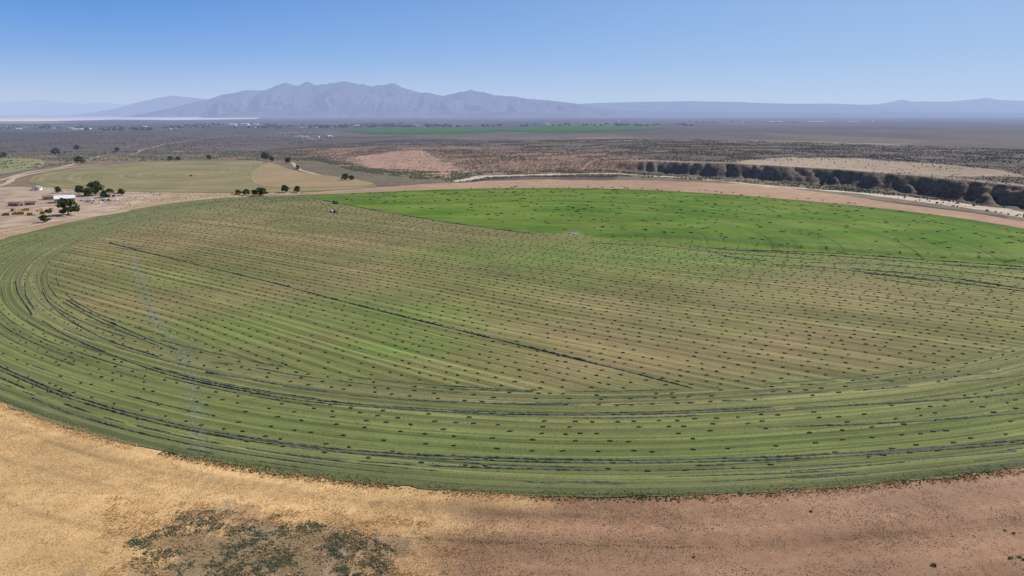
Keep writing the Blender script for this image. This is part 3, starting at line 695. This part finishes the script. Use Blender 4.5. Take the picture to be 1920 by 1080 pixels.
p=gp([(1900,1000),(1885,995),(1910,1045),(1895,1048),(1920,1050),(1300,1045),(1520,960),(1750,1060)]); plant('low_bushes',T_leaf,p,rng.uniform(.6,1.2,len(p)),M_weed,'small dark bushes on bare soil','bush',.7)
p=sample_poly(gp([(850,960),(1900,900),(1960,1150),(800,1150)]),10000,lambda x,y: np.clip((fbm(x/8,y/6,174,4)-.35)*4,.05,1)); plant('sparse_weeds',T_leaf,p,rng.uniform(.08,.25,len(p)),M_weed,'tiny dry weeds on reddish soil','weeds',.6)
SG=gp([(400,290),(760,262),(1300,262),(2050,285),(2050,392),(1920,388),(1700,358),(1400,333),(1230,322),(870,322),(700,312),(560,300)])
bare1=gp([(640,299),(790,281),(812,296),(850,312),(905,326),(850,336),(770,331),(700,314)]); bare2=gp([(1380,305),(1440,297),(1600,299),(1720,306),(1880,322),(1925,334),(1760,330),(1600,321),(1400,316)])
def sgd(x,y):
    d=np.clip((fbm(x/60,y/60,81,3)-.25)*2,0.1,1)*np.clip(1700/np.hypot(x,y),0,1)
    e2=np.interp(x,BLx,BLy); s2=seg_dist(x,y,BL)*np.where(y>e2,1,-1); d=d*np.where((s2>-10)&(s2<60)&(x>BLx[5]),.2,1)
    return d*np.where(pip(x,y,bare1)|pip(x,y,bare2),.10,1)
p=sample_poly(SG,60000,sgd); plant('sagebrush',T_clod,p,rng.uniform(.8,2.2,len(p)),M_sage,'scattered gray green sagebrush on desert slope','sagebrush')
RP=gp([(540,298),(590,300),(660,320),(760,334),(870,342),(1000,332),(1230,334),(1400,342),(1600,360),(1800,388),(1950,412),(2100,430),(2100,418),(1920,393),(1750,370),(1600,350),(1400,336),(1150,318),(880,322),(700,316),(600,296)])
def rpd(x,y):
    w_=np.interp(x,[RX[0],RX[1],RX[3],RX[4],RX[6],RX[7],RX[8]],[8,15,10,2,2,12,17]); 
    e2=np.interp(x,BLx,BLy); s2=seg_dist(x,y,BL)*np.where(y>e2,1,-1)
    return np.clip((fbm(x/30,y/30,82,3)-.3)*3,0,1)*np.where(seg_dist(x,y,RIV)<w_,.04,1)*np.where((s2>-2)&(x>BLx[5]),.05,1)
p=sample_poly(RP,7000,rpd); p=p[outside(p,14)]
plant('riverside_shrubs',T_shrub,p,rng.uniform(.8,2.4,len(p))*np.where(rng.random(len(p))<.08,1.5,1),M_rip,'olive green shrubs along the riverbed','shrubs',.85)
LP=gp([(-60,292),(250,284),(480,282),(640,296),(560,302),(400,299),(200,303),(60,316),(-60,318)])
p=sample_poly(LP,3200,lambda x,y: np.clip((fbm(x/50,y/50,83,3)-.35)*3,0,1)); plant('roadside_brush',T_clod,p,rng.uniform(1.5,4.5,len(p)),M_rip,'dark brush beyond the dry pasture','shrubs',.8)
p=sample_poly(gp([(-60,232),(560,236),(640,262),(400,282),(-60,290)]),7000,lambda x,y: np.clip((fbm(x/150,y/150,84,3)-.35)*3,.05,1)); plant('plain_brush',T_clod,p,rng.uniform(3,8,len(p)),M_sage,'dark brush scattered over the plain','shrubs',.5)
p=sample_poly(gp([(60,352),(340,362),(560,362),(560,368),(400,374),(230,392),(180,384),(100,362)]),500); p=p[outside(p,6)]; plant('yard_weeds',T_clod,p,rng.uniform(.6,1.6,len(p)),M_rip,'low brush beside the farm yard','shrubs',.7)

# ================================================================ TREES
M_bark=simple('bark_material',(.12,.09,.065),.3,4)
b=NB('tree_leaf_material'); n=b.noise(.45,4,.7); M_leaf=b.finish(b.mix(b.mr(n,.3,.7,0,1),(.038,.06,.022),(.11,.135,.05)),.8)
def tree_proto(seed,wide):
    q=np.random.default_rng(seed); e=empty('tree')
    gq=Geo(); gq.cyl((0,0,-.02),(0.01,0,.3),.035,.022)
    tips=[]
    for k in range(6):
        a=k*1.05+q.uniform(-.3,.3); rr=q.uniform(.14,.3)*wide; z=q.uniform(.45,.75); gq.cyl((0.01,0,q.uniform(.15,.3)),(rr*math.cos(a),rr*math.sin(a),z),.016,.005,6); tips.append((rr*math.cos(a),rr*math.sin(a),z))
    gq.mesh('trunk',M_bark,e)
    cl=[(*t,q.uniform(.14,.22)) for t in tips]+[(q.normal(0,.1)*wide,q.normal(0,.1)*wide,q.uniform(.6,.85),q.uniform(.13,.2)) for _ in range(5)]+[(q.normal(0,.22)*wide,q.normal(0,.22)*wide,q.uniform(.2,.4),q.uniform(.1,.16)) for _ in range(8)]
    vs=[];fs=[]
    for cx,cy,cz,r in cl:
        for _ in range(95):
            d=q.normal(size=3); d/=np.linalg.norm(d); p_=np.array([cx,cy,cz])+d*r*np.array([1.1,1.1,.8])*q.uniform(.6,1.08)
            if p_[2]<.04: continue
            a=q.normal(size=3); a/=np.linalg.norm(a); bb_=np.cross(a,q.normal(size=3)); bb_/=np.linalg.norm(bb_); s=q.uniform(.018,.038); o_=len(vs)
            vs+=[p_-a*s-bb_*s,p_+a*s-bb_*s,p_+a*s+bb_*s,p_-a*s+bb_*s]; fs.append((o_,o_+1,o_+2,o_+3))
    cr=np_mesh('crown',vs,fs,M_leaf); cr.parent=e
    return e
protos=[tree_proto(1,1.0),tree_proto(2,1.35),tree_proto(3,.8)]
trees=[(128,403,30,1,'farmhouse'),(180,366,25,1,'f'),(150,364,16,0,'f'),(205,367,13,1,'f'),(165,368,15,0,'f'),(110,362,12,0,'f'),(228,366,12,0,'f'),(195,370,13,0,'f'),(83,417,14,1,'f'),
 (447,365,9,1,'e'),(462,366,11,1,'e'),(490,367,15,1,'e'),(478,367,11,0,'e'),(535,361,14,0,'e'),(557,361,12,0,'e'),(648,338,12,1,'r'),(660,338,9,0,'r'),(498,300,14,0,'r'),(510,303,10,0,'r'),
 (105,290,12,1,'p'),(145,282,9,1,'p'),(148,306,13,1,'p'),(8,295,9,1,'p'),(320,301,8,1,'p'),(335,301,7,1,'p'),(392,299,9,0,'p'),(220,285,7,0,'p'),(540,306,11,0,'r'),(558,318,8,2,'r'),(1540,348,7,1,'r'),(1250,326,6,1,'r')]
used=set()
LB={'f':'dark green leafy tree beside the farm yard','farmhouse':'big dark green tree beside haystacks','e':'rounded green tree on the field edge track','r':'green tree among riverside shrubs','p':'green tree on dry pasture land'}
for i,(px,py,hp,kd,wh) in enumerate(trees):
    x,y=[float(v) for v in g(px,py)]; z=float(height(x,y)); t=y*CP+(H-z)*SP; hm=hp/F*t*1.1
    w=random.uniform(1.05,1.35)
    if kd not in used:
        e=protos[kd]; used.add(kd); e.location=(x,y,z); e.scale=(hm*w,hm*w,hm)
    else: e=copy_tree(protos[kd],(x,y,z),random.uniform(0,6),(hm*w,hm*w,hm))
    tag(e,LB[wh],'tree',None,'trees around the farm fields')
fp=[]
for (x0,x1,y0,y1,n_) in [(640,860,233,239,260),(860,1000,235,238,70),(1000,1300,233,237,170),(160,330,238,245,110),(330,620,234,241,190),(-20,160,236,242,70),(380,480,232,235,40),(1300,1500,228,231,25),(560,660,236,240,60),(700,830,230,234,60)]:
    px=rng.uniform(x0,x1,n_); py=rng.uniform(y0,y1,n_); m=vnoise(px/14,py/3,88)>.4; X,Y=g(px[m],py[m]); fp.append(np.stack([X,Y],1))
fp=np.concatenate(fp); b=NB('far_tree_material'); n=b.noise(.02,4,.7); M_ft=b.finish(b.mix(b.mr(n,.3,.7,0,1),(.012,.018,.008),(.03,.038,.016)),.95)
s=rng.uniform(9,22,len(fp)); plant('distant_tree_belt',T_shrub,fp,np.stack([s*1.2,s*1.2,s*rng.uniform(.6,1.0,len(s))],1),M_ft,'dark tree belts around the distant town','trees')

# ================================================================ BUILDINGS
M_metal=simple('white_metal_roof_material',(.72,.72,.72),.05,.5,.5); M_wall=simple('barn_wall_material',(.34,.27,.22),.15,1); M_dark=simple('dark_opening_material',(.03,.03,.03),.1,1)
M_white=simple('white_wall_material',(.7,.68,.65),.06,.5); M_gray=simple('gray_roof_material',(.3,.28,.27),.15,.5); M_brown=simple('rusty_roof_material',(.22,.14,.10),.25,.5); M_straw=simple('straw_material',(.48,.30,.10),.25,1.5,.9,True); M_strawd=simple('old_straw_material',(.34,.22,.10),.25,1.5,.9,True)
def house(name,w,l,h,hr,mw,mr_,loc,rz,label,cat,door=4,group=None,shed=False):
    e=empty(name,loc,rz)
    gq=Geo(); a,bb_=w/2,l/2
    gq.add([(-a,-bb_,-.5),(a,-bb_,-.5),(a,bb_,-.5),(-a,bb_,-.5),(-a,-bb_,h),(a,-bb_,h),(a,bb_,h),(-a,bb_,h),(0,-bb_,h+hr),(0,bb_,h+hr)],[(0,1,5,8,4),(2,3,7,9,6),(1,2,6,5),(3,0,4,7)])
    gq.mesh('wall',mw,e)
    Geo().gable(w,l,h+.05,hr,.6,.2).mesh('roof',mr_,e)
    Geo().box((0,-bb_-.04,h*.4),(door,.08,h*.8)).mesh('door',M_dark,e)
    for sx in (-1,1):
        Geo().box((sx*(a+.04),-bb_*.4,h*.55),(.08,min(2.5,l*.15),h*.3)).mesh('window',M_dark,e)
    tag(e,label,cat,None,group); return e
def at(px,py,dz=0): 
    x,y=[float(v) for v in g(px,py)]; return (x,y,float(height(x,y))+dz)
house('barn',15,20,5,3,M_wall,M_metal,at(122,379),R_(-55),'farm barn with white metal roof and dark open front','barn',8)
house('shed',8,12,3.2,1.5,M_wall,M_brown,at(92,374),R_(-60),'small brown farm shed with rusty roof','shed')
house('shed',6,10,2.8,1.2,M_wall,M_brown,at(58,384),R_(-70),'small brown farm shed with rusty roof','shed')
house('shed',6,14,3.0,1.2,M_wall,M_brown,at(30,386),R_(80),'low brown farm shed with rusty roof','shed')
house('shed',9,13,3.5,1.6,M_wall,M_gray,at(206,369),R_(70),'low brown farm shed beside trees','shed')
house('farmhouse',9,14,3.5,2,M_white,M_gray,at(70,356),R_(20),'small white farmhouse near the yard','house',1.2)
def stack(px,py,l,w,h,rz,mt,label):
    e=empty('haystack',at(px,py),rz); gq=Geo(); nl=int(l/2.5)
    for k in range(3):
        for i in range(nl):
            for j in range(int(w/1.25)):
                if k>=1 and random.random()<.22*k: continue
                gq.box((-l/2+1.25+i*2.45+random.uniform(-.15,.15),-w/2+.62+j*1.24+random.uniform(-.03,.03),h/6+k*h/3),(2.2,1.16,h/3*.96))
    gq.mesh('bales',mt,e); tag(e,label,'haystack',None,'haystacks in the farm yard')
for (px,py,l,w,rz,mt) in [(36,402,13,2.6,.1,M_straw),(60,404,8,2.6,.35,M_strawd),(82,401,8,2.6,-.3,M_straw),(50,395,9,2.6,.5,M_straw),(26,396,6,2.6,-.4,M_strawd),(97,395,6,2.6,-.6,M_strawd),(12,404,8,2.6,.2,M_strawd),(75,396,5,3.8,.9,M_straw)]:
    stack(px,py,l,w,3.0,rz,mt,'stack of yellow straw bales on bare yard' if mt is M_straw else 'weathered brown stack of old hay bales')
M_wp=simple('white_paint_material',(.7,.7,.7),.04,1,.4,spec=.5); M_tyre=simple('tyre_material',(.03,.03,.03),.1,3); M_glass=simple('window_glass_material',(.04,.05,.06),.05,1,.1,spec=.6); M_gp=simple('green_paint_material',(.05,.2,.05),.05,1,.4,spec=.5); M_red=simple('red_paint_material',(.4,.06,.04),.05,1,.4); M_steel=simple('galvanized_steel_material',(.42,.43,.44),.1,.8,.5)
def wheel(e,x,y,r,w=.3):
    o=Geo().cyl((0,-w/2,0),(0,w/2,0),r,n=18).mesh('wheel',M_tyre,e,loc=(x,y,r))
    Geo().cyl((0,-w/2-.02,0),(0,w/2+.02,0),r*.5,n=14).mesh('rim',M_steel,o); return o
def truck(loc,rz,paint,label,boxl=7):
    e=empty('truck',loc,rz)
    Geo().box((boxl/2+1.4,0,1.75),(2.0,2.3,2.1),.88).mesh('cab',paint,e,.08); Geo().box((boxl/2+2.9,0,1.2),(1.2,1.9,1.0),.95).mesh('hood',paint,e,.08)
    Geo().box((boxl/2+1.4,0,2.15),(1.98,2.32,.7)).mesh('window',M_glass,e)
    Geo().box((0,0,.85),(boxl+3,1,.25)).mesh('chassis',M_tyre,e)
    Geo().box((-.3,0,2.2),(boxl,2.5,2.4)).mesh('cargo_box',M_wp if paint is not M_gp else M_gp,e,.05)
    for x in (boxl/2+2.6,-boxl/2+.6,-boxl/2+1.8):
        for y in (-1,1): wheel(e,x,y,.5)
    tag(e,label,'truck',None,'vehicles in the farm yard'); return e
def trailer(loc,rz):
    e=empty('trailer',loc,rz); Geo().box((0,0,1.2),(12,2.5,.3)).mesh('deck',M_wp,e,.05); Geo().box((5.9,0,1.9),(.2,2.5,1.2)).mesh('headboard',M_wp,e)
    for x in (-5,-3.8):
        for y in (-1,1): wheel(e,x,y,.5)
    Geo().box((4,0,.55),(.15,1.6,1.1)).mesh('landing_gear',M_steel,e)
    tag(e,'white flatbed trailer parked in the farm yard','trailer',None,'trailers in the farm yard'); return e
truck(at(168,379),R_(8),M_wp,'white box truck parked in the farm yard'); truck(at(196,377),R_(-5),M_red,'box truck with red cab beside a trailer'); trailer(at(180,381),R_(3)); trailer(at(212,376),R_(-8)); trailer(at(160,376),R_(20))
def tractor(loc,rz,paint,label):
    e=empty('tractor',loc,rz)
    Geo().box((1.3,0,1.45),(2.4,1.0,1.0),.9).mesh('hood',paint,e,.1); Geo().box((-.6,0,2.15),(1.7,1.6,1.7),.85).mesh('cab',M_glass,e,.05); Geo().box((-.6,0,3.08),(1.8,1.7,.16)).mesh('roof',paint,e,.04)
    Geo().cyl((1.6,.3,1.9),(1.6,.3,2.9),.06).mesh('exhaust_pipe',M_tyre,e)
    for y in (-1,1): wheel(e,-.8,y*1.05,.95,.6); wheel(e,1.9,y*.9,.62,.4)
    Geo().box((-1.0,0,1.0),(2,.9,.6)).mesh('chassis',paint,e); tag(e,label,'tractor'); return e
tractor(at(628,399),R_(-40),M_gp,'green tractor pulling a baler across the field')
def baler(loc,rz):
    e=empty('hay_baler',loc,rz); Geo().box((0,0,1.5),(3.6,2.0,1.8),.9).mesh('chamber',M_wp,e,.1); Geo().box((-2.4,0,1.1),(1.4,1.1,1.0)).mesh('bale_chute',M_steel,e); Geo().box((2.6,0,.7),(2.0,.15,.15)).mesh('tow_bar',M_tyre,e); Geo().cyl((1.6,-1.2,.5),(1.6,1.2,.5),.35).mesh('pickup_reel',M_steel,e)
    for y in (-1.2,1.2): wheel(e,-.3,y,.6,.45)
    tag(e,'pale hay baler towed behind a tractor','baler')
q=at(628,399); baler((q[0]-5.2*math.cos(R_(40)),q[1]+5.2*math.sin(R_(40)),q[2]+.17),R_(-40))
truck(at(628,382,.17),R_(-30),M_gp,'dark truck on the field edge',4)
tractor(at(358,331,.3),R_(10),M_red,'small red tractor standing in dry pasture')
hs=[]
for i in range(60):
    z_=random.choice([(390,600,236,242),(160,330,238,245),(660,860,233,237),(1000,1290,232,235),(420,470,233,235),(1300,1700,228,231),(-10,160,238,244),(560,620,257,260)])
    px,py=random.uniform(z_[0],z_[1]),random.uniform(z_[2],z_[3]); w=random.uniform(10,18)
    hs.append((px,py,w,w*random.uniform(1.2,2.2)))
hp=None
for i,(px,py,w,l) in enumerate(hs):
    rz=random.uniform(0,3.1)
    if i<3: 
        h_=house('distant_house',12,20,4.5,2.5,[M_white,M_wall,M_white][i],[M_metal,M_gray,M_gray][i],at(px,py),rz,'small pale house among distant trees','house',2,'houses of the distant town'); hp=(hp or [])+[h_]
    else: copy_tree(hp[i%3],at(px,py),rz,(w/11,l/18,1.2))
for (px,py,w,l,h_) in [(437,235.5,30,60,12),(460,235,40,70,14),(480,234.5,25,50,10),(1455,229.5,40,150,9),(1530,229.5,40,180,9),(1600,229.3,40,120,9)]:
    house('warehouse',w,l,h_,3,M_white,M_metal,at(px,py),R_(80),'long white industrial building on the plain','warehouse',8,'warehouses on the plain')
e=empty('water_tower',at(1160,236)); 
gq=Geo(); [gq.cyl((6*math.cos(a),6*math.sin(a),0),(4.5*math.cos(a),4.5*math.sin(a),26),.6) for a in (0.8,2.37,3.94,5.5)]; gq.mesh('legs',M_wp,e)
Geo().cyl((0,0,26),(0,0,34),8,n=20).cyl((0,0,34.1),(0,0,38),8,1,n=20).cyl((0,0,22),(0,0,25.9),3,8,n=20).mesh('tank',M_wp,e); tag(e,'white elevated water tower above distant trees','water tower')
for (px,py,h_) in [(933,240,62),(1290,236,30)]:
    e=empty('radio_mast',at(px,py)); gq=Geo(); 
    for a in (0,2.1,4.2): gq.cyl((1.2*math.cos(a),1.2*math.sin(a),0),(.6*math.cos(a),.6*math.sin(a),h_),.35,.25,6)
    for k in range(10): gq.box((0,0,h_*(k+.5)/10),(1.8,1.8,.25))
    gq.mesh('lattice',M_steel,e); tag(e,'thin lattice radio mast on the plain','mast',None,'masts on the plain')

# ================================================================ CENTER PIVOT SPRINKLER
pe=empty('irrigation_machine',(Cx,Cy,float(height(Cx,Cy))+.2)); q=g(1745,478); pa=math.atan2(float(q[1])-Cy,float(q[0])-Cx); pe.rotation_euler=(0,0,pa)
gq=Geo(); 
for sx in (-1,1):
    for sy in (-1,1): gq.cyl((sx*1.6,sy*1.6,0),(sx*.3,sy*.3,4.4),.09,n=6)
gq.cyl((0,0,0),(0,0,4.8),.14); gq.box((0,0,.1),(4,4,.2)); gq.box((1.6,.9,1.3),(.5,.5,1.0)); gq.mesh('pivot_tower',M_steel,pe)
SPN=50; NS=8
pz=[0]*(NS+1)
for k in range(NS+1):
    X=Cx+math.cos(pa)*SPN*k; Y=Cy+math.sin(pa)*SPN*k; pz[k]=float(height(X,Y))-float(height(Cx,Cy))
for k in range(NS):
    gq=Geo(); tr_=Geo(); N_=8; prev=None
    for i in range(N_+1):
        t=i/N_; x=SPN*(k+t); z=pz[k]*(1-t)+pz[k+1]*t+4.1+1.3*4*t*(1-t)*.6; zl=z-1.5*math.sin(math.pi*t)
        if prev: 
            gq.cyl((prev[0],0,prev[1]),(x,0,z),.1,n=6)
            for sy in (-1,1): tr_.cyl((prev[0],sy*.9*math.sin(math.pi*(i-1)/N_),prev[2]),(x,sy*.9*math.sin(math.pi*t),zl),.03,n=4)
        if 0<i<N_:
            for sy in (-1,1): tr_.cyl((x,0,z),(x,sy*.9*math.sin(math.pi*t),zl),.035,n=4)
            tr_.cyl((x,-.9*math.sin(math.pi*t),zl),(x,.9*math.sin(math.pi*t),zl),.03,n=4); tr_.cyl((x,.15,z),(x,.15,z-2.6),.02,n=4)
        prev=(x,z,zl)
    gq.mesh('pipe',M_steel,pe); tr_.mesh('truss',M_steel,pe)
    x=SPN*(k+1); z0=pz[k+1]
    tw=Geo(); tw.cyl((x,-2,z0+.8),(x,0,z0+4.1),.07,n=6).cyl((x,2,z0+.8),(x,0,z0+4.1),.07,n=6).cyl((x,-2.1,z0+.75),(x,2.1,z0+.75),.1,n=6).cyl((x-1.5,0,z0+3.8),(x,1.2,z0+.75),.04,n=4)
    tw=tw.mesh('drive_tower',M_steel,pe)
    for sy in (-2,2): Geo().cyl((-.2,0,0),(.2,0,0),.62,n=16).mesh('wheel',M_tyre,tw,loc=(x,sy,z0+.6))
tag(pe,'long center pivot sprinkler on wheeled steel towers','irrigation machine')

# ================================================================ LIGHT, SKY, CAMERA
w=bpy.data.worlds.new('World'); scene.world=w; w.use_nodes=True; nt=w.node_tree; bg=nt.nodes['Background']
sky=nt.nodes.new('ShaderNodeTexSky'); sky.sky_type='NISHITA'; sky.sun_disc=False; sky.sun_elevation=SUN_EL; sky.sun_rotation=SUN_AZ; sky.altitude=1300; sky.air_density=1.0; sky.dust_density=.5; sky.ozone_density=2.5
# clear desert sky near the horizon: blue grading to pale haze, paler toward the sun
def NN(t): return nt.nodes.new(t)
tc=NN('ShaderNodeTexCoord'); sx=NN('ShaderNodeSeparateXYZ'); nt.links.new(tc.outputs['Generated'],sx.inputs[0])
rp=NN('ShaderNodeValToRGB'); nt.links.new(sx.outputs[2],rp.inputs[0]); el=rp.color_ramp.elements
ST=.09
def rc(e,c): e.color=(c[0],c[1],c[2],1)
el[0].position=0.0; rc(el[0],(.50,.59,.77)); el[1].position=.6; rc(el[1],(.06,.17,.52))
for p_,c_ in ((.022,(.47,.58,.79)),(.045,(.37,.52,.79)),(.075,(.245,.43,.78)),(.11,(.165,.355,.75)),(.15,(.11,.285,.69)),(.30,(.08,.22,.60))):
    e=el.new(p_); rc(e,c_)
dt=NN('ShaderNodeVectorMath'); dt.operation='DOT_PRODUCT'; nt.links.new(tc.outputs['Generated'],dt.inputs[0]); dt.inputs[1].default_value=(math.sin(SUN_AZ),math.cos(SUN_AZ),0)
mr=NN('ShaderNodeMapRange'); nt.links.new(dt.outputs['Value'],mr.inputs[0]); mr.inputs[1].default_value=-.1; mr.inputs[2].default_value=1; mr.inputs[3].default_value=0; mr.inputs[4].default_value=.6
mx=NN('ShaderNodeMix'); mx.data_type='RGBA'; nt.links.new(mr.outputs[0],mx.inputs[0]); nt.links.new(rp.outputs[0],mx.inputs[6]); mx.inputs[7].default_value=(.50,.67,.88,1)
sc_=NN('ShaderNodeVectorMath'); sc_.operation='SCALE'; nt.links.new(mx.outputs[2],sc_.inputs[0]); sc_.inputs['Scale'].default_value=1/ST
m2=NN('ShaderNodeMapRange'); nt.links.new(sx.outputs[2],m2.inputs[0]); m2.inputs[1].default_value=.2; m2.inputs[2].default_value=.5
mx2=NN('ShaderNodeMix'); mx2.data_type='RGBA'; nt.links.new(m2.outputs[0],mx2.inputs[0]); nt.links.new(sc_.outputs[0],mx2.inputs[6]); nt.links.new(sky.outputs[0],mx2.inputs[7])
nt.links.new(mx2.outputs[2],bg.inputs[0]); bg.inputs[1].default_value=ST
sl=bpy.data.lights.new('sun','SUN'); sl.energy=4.8; sl.angle=R_(.53); sl.color=(1,.95,.87); so=bpy.data.objects.new('sun',sl); col.objects.link(so)
from mathutils import Vector
sd_=Vector((math.sin(SUN_AZ)*math.cos(SUN_EL),math.cos(SUN_AZ)*math.cos(SUN_EL),math.sin(SUN_EL))); so.rotation_euler=sd_.to_track_quat('Z','Y').to_euler(); so.location=(0,0,300)
cam=bpy.data.cameras.new('camera'); cam.lens=24; cam.sensor_width=36; cam.clip_start=1; cam.clip_end=200000; co=bpy.data.objects.new('camera',cam); col.objects.link(co); co.location=(0,0,H); co.rotation_euler=(math.pi/2-PIT,0,0); scene.camera=co
scene.view_settings.view_transform='Standard'; scene.view_settings.look='None'; scene.view_settings.exposure=0
print('MAIN R',_r.min(),_r.max(),'C',Cx,Cy,'bales',len(pts))
